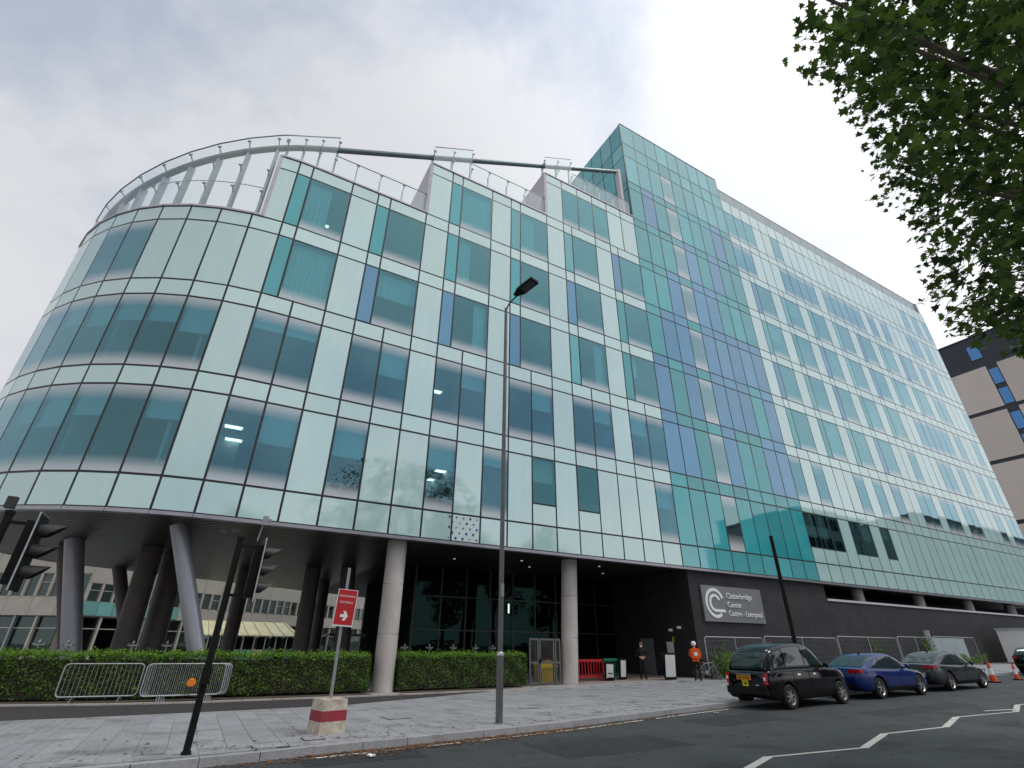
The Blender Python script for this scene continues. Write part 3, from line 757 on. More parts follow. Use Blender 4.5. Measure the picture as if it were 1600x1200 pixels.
# ceiling lights seen through the glass
LIT = [(6.9, 26.65, 2), (9.22, 26.08, 2), (11.11, 26.09, 2), (25.28, 26.3, 2), (10.48, 27.25, 1), (10.74, 29.2, 1), (-.8, 26.05, 1), (-.7, 27.94, 1), (17.09, 27.37, 1), (20.82, 27.5, 1), (1.06, 25.5, 4), (13.6, 27.0, 5), (3.2, 26.0, 3)]
for x, y, k in LIT: MB().box((0, 0, 0), (.75 if k < 3 else .16, .35 if k < 3 else .16, .03)).build('ceiling_or_fill_light', 'light_warm', HB, hb((x, y, ULV[k] - .9 - .0)))
# added fill lights, deep enough to stay unseen, to brighten the rooms
for k in range(3, 9):
    x0 = {5: 7.5, 6: 16.5, 7: 25.5, 8: 25.5}.get(k, 1.5)
    x = x0
    while x < 78:
        MB().box((0, 0, 0), (1.5, .5, .03)).build('ceiling_or_fill_light', 'room_fill_light', HB, hb((x, 28.4, ULV[k] - .9)))
        x += 4.5 if x < 40 else 7.5
for k in (3,):
    for ph in (8, 26, 48, 76, 104):
        p = arc_pts(5.9, ph, ph, 1)[0]; MB().box((0, 0, 0), (1.2, .5, .03)).build('ceiling_or_fill_light', 'room_fill_light', HB, hb((p[0], p[1], ULV[k] - .9)), radians(-ph))
# curtains behind some bedroom windows
rnd = random.Random(21)
for k in (3, 4, 5, 6):
    for a, b, c in STORE[k][3]:
        if c == 'u' and rnd.random() < .62 and b <= 45:
            w = (b - a) * FM; f = rnd.choice((.3, .45, .6, 1.0)); left = rnd.random() < .6
            xc = FX0 + FM * a + .1 + (w * f / 2 if left else w - w * f / 2)
            full = rnd.random() < .5; z0, z1 = STORE[k][0], STORE[k][1]
            zb = z0 + .1 if full else z0 + (z1 - z0) * .55
            mb = MB(); n = max(4, int(w * f / .14))
            for q in range(n):
                u0, u1 = -w * f / 2 + .05 + q * (w * f - .2) / n, -w * f / 2 + .05 + (q + 1) * (w * f - .2) / n
                mb.add([(u0, .05 * (q % 2), zb - z1), (u1, .05 * ((q + 1) % 2), zb - z1), (u1, .05 * ((q + 1) % 2), -.05), (u0, .05 * (q % 2), -.05)], [(0, 1, 2, 3)])
            mb.build('curtain', 'curtain', HB, hb((xc, FY + .22, z1)))
pmat('lit_ceiling_standin', (0.66, 0.72, 0.70), rough=0.8, var=0.08, scale=2, stretch=(.3, .3, 12))  # added pale boards imitating lit ceilings in the upper part of lower windows
for k in (1, 2):
    for a, b, c in STORE[k][3]:
        if c in 'ws' and a >= -12 and rnd.random() < .72:
            p, q = PF(a, .16), PF(b, .16); e_ = q - p; z0, z1 = STORE[k][0], STORE[k][1]; h_ = (z1 - z0) * rnd.choice((.25, .36, .42, .48))
            MB().box((0, 0, 0), (e_.length - .12, .012, h_)).build('lit_ceiling_standin', 'lit_ceiling_standin', HB, hb(((p.x + q.x) / 2, (p.y + q.y) / 2, z1 - h_ / 2 - .03)), atan2(e_.y, e_.x))

# --- glass screens, fins and the sloping pipe around the roof terraces
pipeZ = lambda x: 27.75 + .53 * x
glassZ = lambda x: 28.45 + .53 * x
def pane(p, q, zb, za, zc):
    """one screen pane between plan points p and q, foot zb, head za..zc"""
    e = q - p; L_ = e.length; g = .012
    poly = [(g, 0, zb), (L_ - g, 0, zb), (L_ - g, 0, zc), (g, 0, za)]
    vs = [(x, 0, z - zb) for x, _, z in poly] + [(x, .02, z - zb) for x, _, z in poly]
    return MB().add(vs, [(0, 1, 2, 3), (7, 6, 5, 4), (0, 4, 5, 1), (1, 5, 6, 2), (2, 6, 7, 3), (3, 7, 4, 0)]).build('screen_pane', 'screen_glass', HB, hb((p.x, p.y, zb)), atan2(e.y, e.x))
def fin(i, z0, z1, inset=.55, w=.11, d=.34, arms=(), gi=.1):
    p, g = PF(i, inset), PF(i, gi + .03); n = (p - g).normalized(); rz = atan2(n.y, n.x)
    f = MB().box((0, 0, (z1 - z0) / 2), (d, w, z1 - z0)).build('screen_fin', 'steel_fin', HB, hb((p.x, p.y, z0)), rz)
    for za in arms:
        mb = MB(); mb.bar((-.12, 0, za - z0 - .14), (-(p - g).length + .02, 0, za - z0 + .1), .05, .05)
        mb.bar((-(p - g).length + .02, -.09, za - z0 + .1), (-(p - g).length + .02, .09, za - z0 + .1), .06, .09)
        mb.build('bracket', 'steel_pipe', f)
rail = []
i = -18
while i < -2.7:
    j = min(i + 1, -2.69); p, q = PF(i, .1), PF(j, .1)
    pane(p, q, ULV[3] + .12, glassZ(p.x), glassZ(q.x)); rail.append((p, glassZ(p.x)))
    zp = pipeZ(PF(i, .45).x)
    arms = [z for z in (22.6, 24.2) if z < zp - .6] + [zp + .35]
    fin(i, ULV[3] + .04, zp, arms=arms)
    i += 1
rail.append((PF(-2.69, .1), glassZ(PF(-2.69, .1).x)))
def tall_low(i0, im, i1, z, zlow, n1, n2):
    pts = [i0 + (im - i0) * k / n1 for k in range(n1 + 1)]
    for a, b in zip(pts, pts[1:]):
        p, q = PF(a, .1), PF(b, .1); pane(p, q, z + .12, glassZ(p.x), glassZ(q.x))
    for a in pts: fin(a + .03, z + .05, pipeZ(PF(a).x) + .05, w=.12, d=.16, arms=(pipeZ(PF(a).x) + .3, z + 1.35))
    mb = MB(); a, b = PF(i0, .11), PF(im, .11); mb.bar(hb((a.x, a.y, glassZ(a.x) + .02)), hb((b.x, b.y, glassZ(b.x) + .02)), .05, .04); mb.build('handrail', 'steel_pipe', HB)
    pts = [im + (i1 - im) * k / n2 for k in range(n2 + 1)]
    for a, b in zip(pts, pts[1:]): pane(PF(a, .1), PF(b, .1), z + .12, zlow, zlow)
    for a in pts[1:]: fin(a - .08, z + .05, zlow - .25, w=.07, d=.14, inset=.4, arms=(zlow - .12,))
    a, b = PF(im, .11), PF(i1 - .05, .11); MB().bar(hb((a.x, a.y, zlow + .02)), hb((b.x, b.y, zlow + .02)), .045, .04).build('handrail', 'steel_pipe', HB)
tall_low(-2.69, -.84, 2.98, ULV[4], 27.13, 3, 4)
tall_low(3.05, 4.92, 8.97, ULV[5], 31.85, 2, 4)
tall_low(9.05, 10.82, 14.95, ULV[6], 36.25, 2, 4)
mb = MB()
for (p, za), (q, zc) in zip(rail, rail[1:]): mb.bar(hb((p.x, p.y, za + .02)), hb((q.x, q.y, zc + .02)), .05, .04)
mb.build('handrail', 'steel_pipe', HB)
mb = MB(); mb.tube([hb((*PF(i, .45).xy, ULV[3] + 2.35)) for i in [-12 + k * .5 for k in range(19)]], .025, 6); mb.build('handrail', 'galv', HB)
pts = []
for k in range(-26, 1):
    p = PF(-1.4 + k * .45, .45); pts.append(hb((p.x, p.y, pipeZ(p.x))))
pts += [hb((x, FY + .45, pipeZ(x))) for x in (0, 8, 16, 23.55)]
MB().tube(pts, .17, 12).build('ring_pipe', 'steel_pipe', HB, smooth=True)
MB().tube([hb((23.6, FY + .45, pipeZ(23.6) + .12)), hb((23.6, FY + .45, ULV[6]))], .26, 12).build('pipe_post', 'coping_mauve', HB, smooth=True)

# --- underside, columns, plinth
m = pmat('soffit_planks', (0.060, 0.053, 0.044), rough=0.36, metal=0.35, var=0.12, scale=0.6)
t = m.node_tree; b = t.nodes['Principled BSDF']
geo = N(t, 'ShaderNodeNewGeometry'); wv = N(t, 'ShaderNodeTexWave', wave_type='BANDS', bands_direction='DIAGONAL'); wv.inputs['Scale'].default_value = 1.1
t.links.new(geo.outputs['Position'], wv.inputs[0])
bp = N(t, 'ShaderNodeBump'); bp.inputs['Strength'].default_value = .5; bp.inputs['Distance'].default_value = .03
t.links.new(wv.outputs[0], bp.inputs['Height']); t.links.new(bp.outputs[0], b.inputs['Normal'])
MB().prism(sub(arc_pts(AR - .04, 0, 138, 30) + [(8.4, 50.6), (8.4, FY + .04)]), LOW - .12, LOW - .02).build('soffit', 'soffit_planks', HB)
MB().prism(sub([(8.4, FY + .04), (XE - .3, FY + .04), (XE - .3, 57.4), (20, 57.4), (8.4, 50.4)]), LOW - .118, LOW - .02).build('entrance_soffit', 'lobby_dark', HB)  # same soffit, with the deep shade painted in as near-black
for x, y in ((14.6, 24.8), (18.2, 25.2), (19.5, 24.2), (16.2, 26.6), (21.6, 26.5), (11.2, 26.2)):
    MB().lathe([(0, 0), (.06, 0), (.06, .02), (0, .02)], n=12).build('downlight', 'light_cool', HB, hb((x, y, LOW - .14)))
def column(top, basep, r0, mat, name='column', zt=LOW - .1, collar=True):
    mb = MB(); zb = gz(basep[0]) - .05
    a, b_ = Vector((basep[0], basep[1], zb)), Vector((top[0], top[1], zt))
    mb.tube([hb(a), hb(a.lerp(b_, .5)), hb(b_)], r0, 24)
    c = mb.build(name, mat, HB, smooth=True)
    return c
column((7.0, 23.05), (6.95, 22.75), .43, 'concrete')
column((16.75, 23.35), (16.3, 23.1), .42, 'concrete')
for x, y, z, r_ in ((6.97, 22.86, 2.05, .432), (6.985, 22.96, 4.0, .432), (16.46, 23.19, 2.05, .422), (16.6, 23.27, 4.0, .422)):
    MB().lathe([(r_ - .02, -.012), (r_ + .002, -.012), (r_ + .002, .012), (r_ - .02, .012)], n=24).build('column_joint', 'post_grey', HB, hb((x, y, z)))
column((-1.67, 24.3), (0.74, 24.2), .30, 'column_steel', 'raking_column')
column((-5.9, 30.4), (-4.09, 30.4), .37, 'column_steel', 'raking_column')
column((-6.6, 32.6), (-4.5, 32.3), .32, 'column_dark', 'raking_column')
column((-5.23, 41.0), (-2.85, 41.0), .36, 'column_dark', 'raking_column')
column((-2.91, 31.2), (-2.74, 31.2), .49, 'column_dark')
column((-2.0, 33.0), (-1.7, 32.6), .53, 'column_dark')
column((1.84, 38.5), (1.84, 38.5), .42, 'column_dark')
column((5.34, 34.5), (5.47, 34.5), .46, 'column_dark')
column((7.21, 33.3), (7.62, 33.3), .44, 'column_dark')
column((7.4, 41.5), (7.5, 41.5), .38, 'column_dark')

# black brick plinth
def brickmat(name, c1, c2, mortar, sc, rough=0.7):
    m = bpy.data.materials.new(name); m.use_nodes = True; t = m.node_tree; b = t.nodes['Principled BSDF']; L = t.links
    geo = N(t, 'ShaderNodeNewGeometry'); sep = N(t, 'ShaderNodeSeparateXYZ'); L.new(geo.outputs['Position'], sep.inputs[0])
    ad = N(t, 'ShaderNodeMath', operation='ADD'); L.new(sep.outputs[0], ad.inputs[0]); L.new(sep.outputs[1], ad.inputs[1])
    cm = N(t, 'ShaderNodeCombineXYZ'); L.new(ad.outputs[0], cm.inputs[0]); L.new(sep.outputs[2], cm.inputs[1])
    br = N(t, 'ShaderNodeTexBrick'); br.inputs['Color1'].default_value = (*c1, 1); br.inputs['Color2'].default_value = (*c2, 1); br.inputs['Mortar'].default_value = (*mortar, 1)
    br.inputs['Scale'].default_value = sc; br.inputs['Mortar Size'].default_value = .012; br.inputs['Brick Width'].default_value = .45; br.inputs['Row Height'].default_value = .15; br.inputs['Bias'].default_value = 0
    L.new(cm.outputs[0], br.inputs[0])
    n1 = N(t, 'ShaderNodeTexNoise'); n1.inputs['Scale'].default_value = .7; n1.inputs['Detail'].default_value = 7; L.new(geo.outputs['Position'], n1.inputs[0])
    rp = N(t, 'ShaderNodeValToRGB'); rp.color_ramp.elements[0].position = .35; rp.color_ramp.elements[0].color = (.7, .7, .7, 1); rp.color_ramp.elements[1].position = .7; rp.color_ramp.elements[1].color = (1.5, 1.5, 1.5, 1)
    L.new(n1.outputs[0], rp.inputs[0]); mg = N(t, 'ShaderNodeMix', data_type='RGBA', blend_type='MULTIPLY'); mg.inputs[0].default_value = 1
    L.new(br.outputs[0], mg.inputs[6]); L.new(rp.outputs[0], mg.inputs[7]); L.new(mg.outputs[2], b.inputs['Base Color'])
    bp = N(t, 'ShaderNodeBump'); bp.inputs['Strength'].default_value = .5; bp.inputs['Distance'].default_value = .01; bp.invert = True
    L.new(br.outputs['Fac'], bp.inputs['Height']); L.new(bp.outputs[0], b.inputs['Normal'])
    b.inputs['Roughness'].default_value = rough
    MATS[name] = m
brickmat('black_brick', (0.013, 0.013, 0.015), (0.024, 0.023, 0.026), (0.010, 0.010, 0.011), 2.0)
WY = 22.48
MB().prism(sub([(24.75, WY), (38.4, WY), (38.4, WY + .4), (25.15, WY + .4), (25.15, 30.6), (24.75, 30.6)]), lambda x, y: -.2, LOW - .14).build('plinth_wall', 'black_brick', HB)
MB().prism(sub([(38.4, WY), (XE, WY), (XE, WY + .4), (38.4, WY + .4)]), -.2, 4.72).build('plinth_wall', 'black_brick', HB)
MB().prism(sub([(38.38, WY - .08), (XE + .1, WY - .08), (XE + .1, WY + .5), (38.38, WY + .5)]), 4.72, 4.86).build('wall_coping', 'coping_mauve', HB)
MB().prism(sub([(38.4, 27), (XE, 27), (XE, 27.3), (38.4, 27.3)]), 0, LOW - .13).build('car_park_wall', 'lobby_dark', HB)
for x in (44.2, 53.4, 62.3, 71.4): column((x, 23.4), (x, 23.4), .42, 'concrete', zt=LOW - .13)
# entrance lobby glazing set back under the soffit
LY = 29.5; LX0, LX1 = 10.3, 24.75; LZ = LOW - .13
ncol = 9
for c_ in range(ncol):
    xa = LX0 + (LX1 - LX0) * c_ / ncol; xb = LX0 + (LX1 - LX0) * (c_ + 1) / ncol
    for z0, z1 in ((.15, 2.45), (2.45, 4.2), (4.2, LZ)):
        MB().box((0, 0, 0), (xb - xa - .07, .03, z1 - z0 - .07)).build('lobby_pane', 'lobby_glass', HB, hb(((xa + xb) / 2, LY, (z0 + z1) / 2)))
    MB().box((0, 0, 0), (.08, .16, LZ - .05)).build('lobby_mullion', 'lobby_frame', HB, hb((xa, LY + .03, (LZ + .05) / 2)))
for z in (.12, 2.45, 4.2): MB().box((0, 0, 0), (LX1 - LX0, .12, .08)).build('lobby_transom', 'lobby_frame', HB, hb(((LX0 + LX1) / 2, LY + .035, z)))
for k in range(5):
    ya = LY + .1 + k * 2.2
    MB().box((0, 0, 0), (2.1, .03, LZ - .3)).build('lobby_pane', 'lobby_glass', HB, hb((LX0 + .35 * (ya - LY + 1.1), ya + 1.1, LZ / 2 + .1)), atan2(1, .35))
MB().prism(sub([(LX0 + .2, 41), (LX1, 41), (LX1, 41.3), (LX0 + .2, 41.3)]), 0, LZ).build('lobby_wall', 'lobby_frame', HB)
MB().prism(sub([(LX1 - .3, LY + .2), (LX1, LY + .2), (LX1, 41), (LX1 - .3, 41)]), 0, LZ).build('lobby_wall', 'lobby_dark', HB)
for x, y, z, w, h in ((18.5, 33.2, 4.0, .10, .6),):
    MB().box((0, 0, 0), (w, .06, h)).build('wall_light', 'light_warm', HB, hb((x, y, z)))
for x, w in ((12.6, 2.2), (20.2, 1.6)):
    MB().box((0, 0, .55), (w, .6, 1.1)).build('reception_desk', 'panel_lightteal', HB, hb((x, 33, 0)))
# grey door and wall lamps in the dark side wall
MB().box((0, 0, 0), (.06, 1.1, 2.0)).build('side_door', 'sign_grey', HB, hb((24.72, 26.5, 1.18)))
for y, z in ((24.3, 2.6), (23.6, 2.72)):
    l = MB().box((0, 0, 0), (.14, .14, .14)).lathe([(0, -.02), (.07, 0), (.08, .2), (0, .26)], (-.16, 0, 0), 12, 'x').build('wall_floodlight', 'white_paint', HB, hb((24.68, y, z)))
MB().box((0, 0, 0), (.03, .52, .72)).build('wall_notice', 'paper', HB, hb((24.72, 24.55, 1.62)))
MB().box((0, 0, 0), (.03, .12, .26)).build('wall_notice', 'yellow_plastic', HB, hb((24.72, 24.25, 2.12)))

# --- name board with raised lettering and the double-C emblem
SB = thing('name_board', 'large grey hospital name board with white double C emblem on black brick wall', 'sign', (25.6, WY - .02, 3.05))
MB().prism([(0, -.10), (5.4, -.10), (5.4, .0), (0, .0)], 0, 1.98).build('board', 'sign_grey', SB)
def letters(s, x, z, size, sx=1.0):
    me = text_mesh(s, size, extrude=.02); me.materials.clear(); me.materials.append(MATS['white_paint'])
    o = link('lettering', me, SB, (x, -.13, z)); o.rotation_euler = (pi / 2, 0, 0); o.scale = (sx, 1, 1)
letters('Clatterbridge', 2.05, 1.32, .44, 1.0); letters('Cancer', 2.05, .83, .44); letters('Centre - Liverpool', 2.05, .34, .44, .92)
def emblem(r, w, a0, a1, tail=0):
    mb = MB(); n = 28; c = (1.02, 1.02); vs = []
    for k in range(n + 1):
        a = radians(a0 + (a1 - a0) * k / n)
        for q in (r - w / 2, r + w / 2):
            for y in (-.13, -.10): vs.append((c[0] + q * cos(a), y, c[1] + q * sin(a)))
    fs = []
    for k in range(n):
        o = 4 * k; fs += [(o, o + 2, o + 6, o + 4), (o + 2, o + 3, o + 7, o + 6), (o + 1, o, o + 4, o + 5)]
    mb.add(vs, fs)
    if tail: mb.box((c[0] + tail / 2, -.115, c[1] - r), (tail, .03, w))
    mb.build('emblem', 'white_paint', SB, fix=True)
emblem(.74, .17, 22, 305); emblem(.42, .16, 25, 270, .78)
# =================================================================== STREET FURNITURE
def signal(x, y, label, h=3.42, tall=True):
    s = thing('traffic_signal', label, 'traffic light', (x, y, gz(x)), 0, 'traffic signals on black poles')
    p = MB(); p.tube([(0, 0, -.3), (0, 0, h)], .058, 14); p.lathe([(.07, 0), (.07, .05), (0, .07)], (0, 0, h), 14); p.build('pole', 'black_matt', s, smooth=True)
    MB().lathe([(.058, 0), (.075, 0), (.075, .05), (.058, .06)], (0, 0, .0), 14).build('base_collar', 'black_matt', s)
    for z in (2.42, 3.3): MB().bar((0.03, 0, z), (.30, 0, z), .035, .05).build('bracket', 'black_matt', s)
    hd = MB(); hd.box((.36, 0, 2.86), (.15, .27, .95)); hd.build('signal_head', 'black_matt', s)
    bb = MB(); bb.box((.445, 0, 2.87), (.018, .56, 1.14)); b = bb.build('backing_board', 'black_matt', s)
    MB().box((.445, -.287, 2.87), (.02, .012, 1.15)).box((.445, 0, 3.446), (.02, .58, .012)).build('white_border', 'galv', b)
    for k in range(3):
        z = 3.20 - k * .315
        v = MB(); n = 14; L_ = .34
        vs = []
        for i in range(n + 1):
            a = radians(-50 + 280 * i / n)
            for q, r in ((.45, .112), (.45 + L_ * (.62 + .38 * sin(a)), .112)): vs.append((q, r * cos(a), z + r * sin(a)))
        v.add(vs, [(2 * i, 2 * i + 1, 2 * i + 3, 2 * i + 2) for i in range(n)])
        vi = v.build('visor', 'post_dark', s, smooth=True)
        MB().lathe([(0, 0), (.095, 0), (.085, .02), (0, .03)], (.455, 0, z), 14, 'x').build('lens', 'black_gloss', vi)
    return s
s1 = signal(.31, 11.35, 'traffic signal on black pole standing on the paving beside the kerb')
MB().box((.0, -.11, 1.12), (.14, .12, .24)).build('push_button_box', 'black_matt', s1)
MB().tube([(.30, 0, 3.42), (.34, 0, 3.75)], .012, 6).box((.36, 0, 3.82), (.10, .12, .17)).box((.42, .05, 3.84), (.10, .08, .06)).build('detector', 'galv_dull', s1)
for dx, dz in ((-.32, .12), (-.13, .14)):
    MB().box((dx, 0, 3.42 + dz), (.12, .11, .07)).bar((dx, 0, 3.42 + dz), (0, 0, 3.40), .018, .018).build('detector', 'post_dark', s1)
s2 = signal(-3.06, 10.95, 'traffic signal cut off by the left edge of the picture')
MB().box((-.04, 0, 3.6), (.12, .12, .18)).build('detector', 'post_dark', s2)

# tall street lamp
lp = thing('street_lamp', 'tall dark grey street lamp with flat black LED head in front of the facade', 'street lamp', (6.80, 12.62, 0))
MB().tube([(0, 0, -.3), (0, 0, 1.43)], .088, 18).build('base_shaft', 'post_grey', lp, smooth=True)
MB().lathe([(.06, 0), (.094, 0), (.094, .05), (.06, .09)], (0, 0, 1.42), 18).build('joint_ring', 'galv', lp, smooth=True)
MB().tube([(0, 0, 1.45), (0, 0, 7), (0, 0, 12.2)], [.068, .062, .052], 16).build('shaft', 'post_grey', lp, smooth=True)
MB().box((.0, -.069, .75), (.10, .012, .45)).build('access_door', 'post_dark', lp)
MB().box((.0, -.066, 2.95), (.09, .012, .32)).build('number_plate', 'galv_dull', lp)
MB().tube([(0, 0, 12.15), (.06, -.18, 12.36), (.15, -.50, 12.47)], .026, 8).build('arm', 'post_dark', lp, smooth=True)
hd = MB(); M_ = Matrix.Rotation(radians(-76), 3, 'Z') @ Matrix.Rotation(radians(-6), 3, 'Y')
prof = [(0, .075), (.10, .10), (.22, .17), (.34, .20), (.95, .20), (.99, .17)]
poly = [(x, y) for x, y in prof] + [(x, -y) for x, y in reversed(prof)]
vs = [M_ @ Vector((x, y, 0)) + Vector((.12, -.42, 12.50)) for x, y in poly] + [M_ @ Vector((x, y * .9, .09)) + Vector((.12, -.42, 12.50)) for x, y in poly]
n = len(poly); hd.add(vs, [tuple(range(n - 1, -1, -1)), tuple(range(n, 2 * n))] + [(i, (i + 1) % n, n + (i + 1) % n, n + i) for i in range(n)])
h_ = hd.build('lamp_head', 'black_matt', lp, fix=True)
MB().box((0, 0, 0), (.52, .31, .012), M=M_).build('lens', 'post_dark', h_, (M_ @ Vector((.66, 0, -.010))) + Vector((.12, -.42, 12.50)))

bp_ = thing('black_post', 'plain black post rising behind the taxi in front of the brick wall', 'post', (21.4, 14.3, gz(21.4)))
MB().tube([(0, 0, -.3), (0, 0, 1.6), (0, 0, 5.95)], [.10, .09, .075], 14).build('shaft', 'black_matt', bp_, smooth=True)
MB().lathe([(.075, 0), (.09, .02), (.0, .10)], (0, 0, 5.93), 14).build('cap', 'black_matt', bp_)

# red pedestrian sign in a striped concrete block
sg = thing('pedestrian_sign', 'red sign with white arrow on leaning pole in striped concrete block', 'sign', (2.84, 12.92, 0), radians(14))
for z0, z1, m_ in ((.0, .21, 'block_white'), (.21, .40, 'block_red'), (.40, .60, 'block_white')):
    w0, w1 = .58 - z0 * .08, .58 - z1 * .08
    mb = MB(); vs = [(sx * w / 2, sy * w / 2, z) for z, w in ((z0, w0), (z1, w1)) for sx, sy in ((-1, -1), (1, -1), (1, 1), (-1, 1))]
    mb.add(vs, [(3, 2, 1, 0), (4, 5, 6, 7), (0, 1, 5, 4), (1, 2, 6, 5), (2, 3, 7, 6), (3, 0, 4, 7)]); mb.build('block_band', m_, sg)
MB().tube([(0, 0, .5), (-.02, 0, 3.25)], .034, 12).build('pole', 'galv_dull', sg, smooth=True)
mb = MB(); mb.box((0, 0, 0), (.46, .012, .78)); pl = mb.build('sign_plate', 'white_paint', sg, (-.0, -.05, 2.38)); pl.rotation_euler = (0, radians(2.5), radians(-10))
MB().box((0, -.0085, .012), (.428, .006, .735)).build('red_face', 'red_paint', pl)
for s_, z, sz, sx in (('PEDESTRIANS', .225, .062, .98), ('FOOTWAY', .09, .068, .9)):
    me = text_mesh(s_, sz, extrude=.001); me.materials.clear(); me.materials.append(MATS['white_paint'])
    xs_ = [v.co.x for v in me.vertices]; o = link('lettering', me, pl, (-(max(xs_) + min(xs_)) / 2 * sx, -.0135, z)); o.rotation_euler = (pi / 2, 0, 0); o.scale = (sx, 1, 1)
mb = MB(); ar = [(-.09, -.03), (.0, -.03), (-.035, -.10), (.025, -.10), (.085, 0), (.025, .10), (-.035, .10), (.0, .03), (-.09, .03)]
mb.add([(x, -.0135, z - .17) for x, z in ar], [tuple(range(len(ar)))]); mb.build('arrow', 'white_paint', pl)

# crowd barriers
def barrier_meshes(L_, H=1.02):
    f = MB(); r = .12; z0 = .16
    def rr(x0, x1, z0, z1):
        pts = []
        for cx_, cz_, a0 in ((x1 - r, z1 - r, 0), (x0 + r, z1 - r, 90), (x0 + r, z0 + r, 180), (x1 - r, z0 + r, 270)):
            for k in range(5): a = radians(a0 + 22.5 * k); pts.append((cx_ + r * cos(a), 0, cz_ + r * sin(a)))
        return pts + [pts[0]]
    f.tube(rr(0, L_, z0, H), .019, 8)
    bars = MB(); n = int(L_ / .115)
    for k in range(1, n): bars.bar((L_ * k / n, 0, z0 + .01), (L_ * k / n, 0, H - .01), .010)
    ft = MB(); ft.tube([(0, -.28, .02), (0, -.05, .16), (0, .05, .16), (0, .28, .02)], .017, 8)
    return f.mesh('frame', 'galv', True), bars.mesh('bar_infill', 'galv_dull', False), ft.mesh('foot', 'galv', True)
def barrier(x, y, rz, L_, label, group, tilt=0):
    b = thing('crowd_barrier', label, 'barrier', (x, y, 0.028), rz, group); b.rotation_euler = (tilt, 0, rz)
    f, bs, ft = barrier_meshes(L_)
    link('frame', f, b); link('bar_infill', bs, b)
    for k in (.22, .80): link('foot', ft, b, (L_ * k, 0, 0))
    return b
barrier(-3.22, 21.72, radians(-6), 2.05, 'galvanised crowd barrier standing alone in front of the hedge', 'galvanised crowd barriers')
for k in range(4):
    barrier(-1.08 + .06 * k, 21.12 + .075 * k, radians(1.5), 2.2, ['front', 'second', 'third', 'rearmost'][k] + ' barrier in the stack of four beside the traffic signal pole', 'galvanised crowd barriers', .02 * k)
hz = thing('hazard_lamp', 'amber hazard lamp hanging on the stacked crowd barriers', 'lamp', (.22, 21.02, .52))
MB().lathe([(0, 0), (.11, .0), (.13, .03), (.11, .06), (0, .07)], n=18, axis='y').build('lens', 'amber', hz, smooth=True)
MB().box((0, .035, -.16), (.16, .08, .14)).bar((0, .05, .08), (0, .1, .16), .02).build('battery_box', 'post_dark', hz)

# site fence along the wall
def fence_panel(x0, x1, y, label):
    L_ = x1 - x0; z0 = gz((x0 + x1) / 2)
    p = thing('fence_panel', label, 'fence panel', (x0, y, z0), 0, 'temporary mesh fence along the brick wall')
    f = MB(); H = 1.98
    f.tube([(0.03, 0, .1), (.03, 0, H - .1), (.13, 0, H), (L_ - .13, 0, H), (L_ - .03, 0, H - .1), (L_ - .03, 0, .1), (.03, 0, .1)], .024, 8)
    f.build('frame', 'galv', p, smooth=True)
    MB().tube([(L_ / 2, 0, .1), (L_ / 2, 0, H)], .02, 8).build('middle_post', 'galv', p)
    w = MB()
    k = .15
    while k < L_: w.bar((k, 0, .12), (k, 0, H), .004); k += .15
    k = .3
    while k < H: w.bar((.03, 0, k), (L_ - .03, 0, k), .004); k += .3
    w.build('wire_mesh', 'galv_dull', p)
    for k in (.0, L_): MB().box((k, 0, .06), (.25, .62, .13)).build('foot_block', 'post_dark', p)
for k, (a, b) in enumerate(((24.3, 29.25), (29.35, 36.7), (36.8, 44.1), (44.2, 49.3), (49.4, 56.2))):
    fence_panel(a, b, 21.55, ['first mesh fence panel from the rider beside the wall corner', 'second mesh fence panel, behind the black taxi', 'third mesh fence panel, behind the blue saloon car', 'fourth mesh fence panel, behind the grey saloon car', 'last mesh fence panel before the white site cabin'][k])

# traffic cones
def cone(x, y, s, label):
    c = thing('traffic_cone', label, 'cone', (x, y, gz(x) - .12), .3, 'orange and white traffic cones on the road')
    MB().box((0, 0, .025), (.48 * s, .48 * s, .05)).build('base', 'black_matt', c)
    def ring(z0, z1, m_, nm): 
        r = lambda z: (.17 - .135 * z / .95) * s
        MB().lathe([(r(z0), z0 * s), (r(z1), z1 * s)], n=16).build(nm, m_, c, smooth=True)
    ring(.05, .34, 'orange_plastic', 'cone_shell'); ring(.34, .62, 'white_paint', 'white_sleeve'); ring(.62, .95, 'orange_plastic', 'cone_shell')
cone(35.3, 13.35, 1.0, 'taller traffic cone in front of the grey saloon car')
cone(38.5, 13.5, .8, 'smaller traffic cone at the right edge beside the black hatchback')

# entrance: barriers, boards, gate, bin
def ped_barrier(x, y, L_, mat, label):
    b = thing('pedestrian_barrier', label, 'barrier', (x, y, gz(x)), 0, 'plastic barriers at the entrance')
    f = MB(); f.box((L_ / 2, 0, .95), (L_, .05, .12)).box((L_ / 2, 0, .22), (L_, .05, .10)).box((.04, 0, .55), (.08, .05, .9)).box((L_ - .04, 0, .55), (.08, .05, .9)); f.build('frame', mat, b)
    r = MB(); k = .22
    while k < L_ - .15: r.box((k, 0, .58), (.05, .035, .62)); k += .19
    r.build('rail_bars', mat, b)
    for k in (.2, L_ - .2): MB().box((k, 0, .04), (.10, .5, .08)).build('foot', mat, b)
ped_barrier(17.15, 24.0, 2.0, 'red_paint', 'red plastic barrier beside the right-hand concrete pillar')
ped_barrier(19.3, 24.2, 1.35, 'green_paint', 'green plastic barrier between the red one and the dark-clad person')
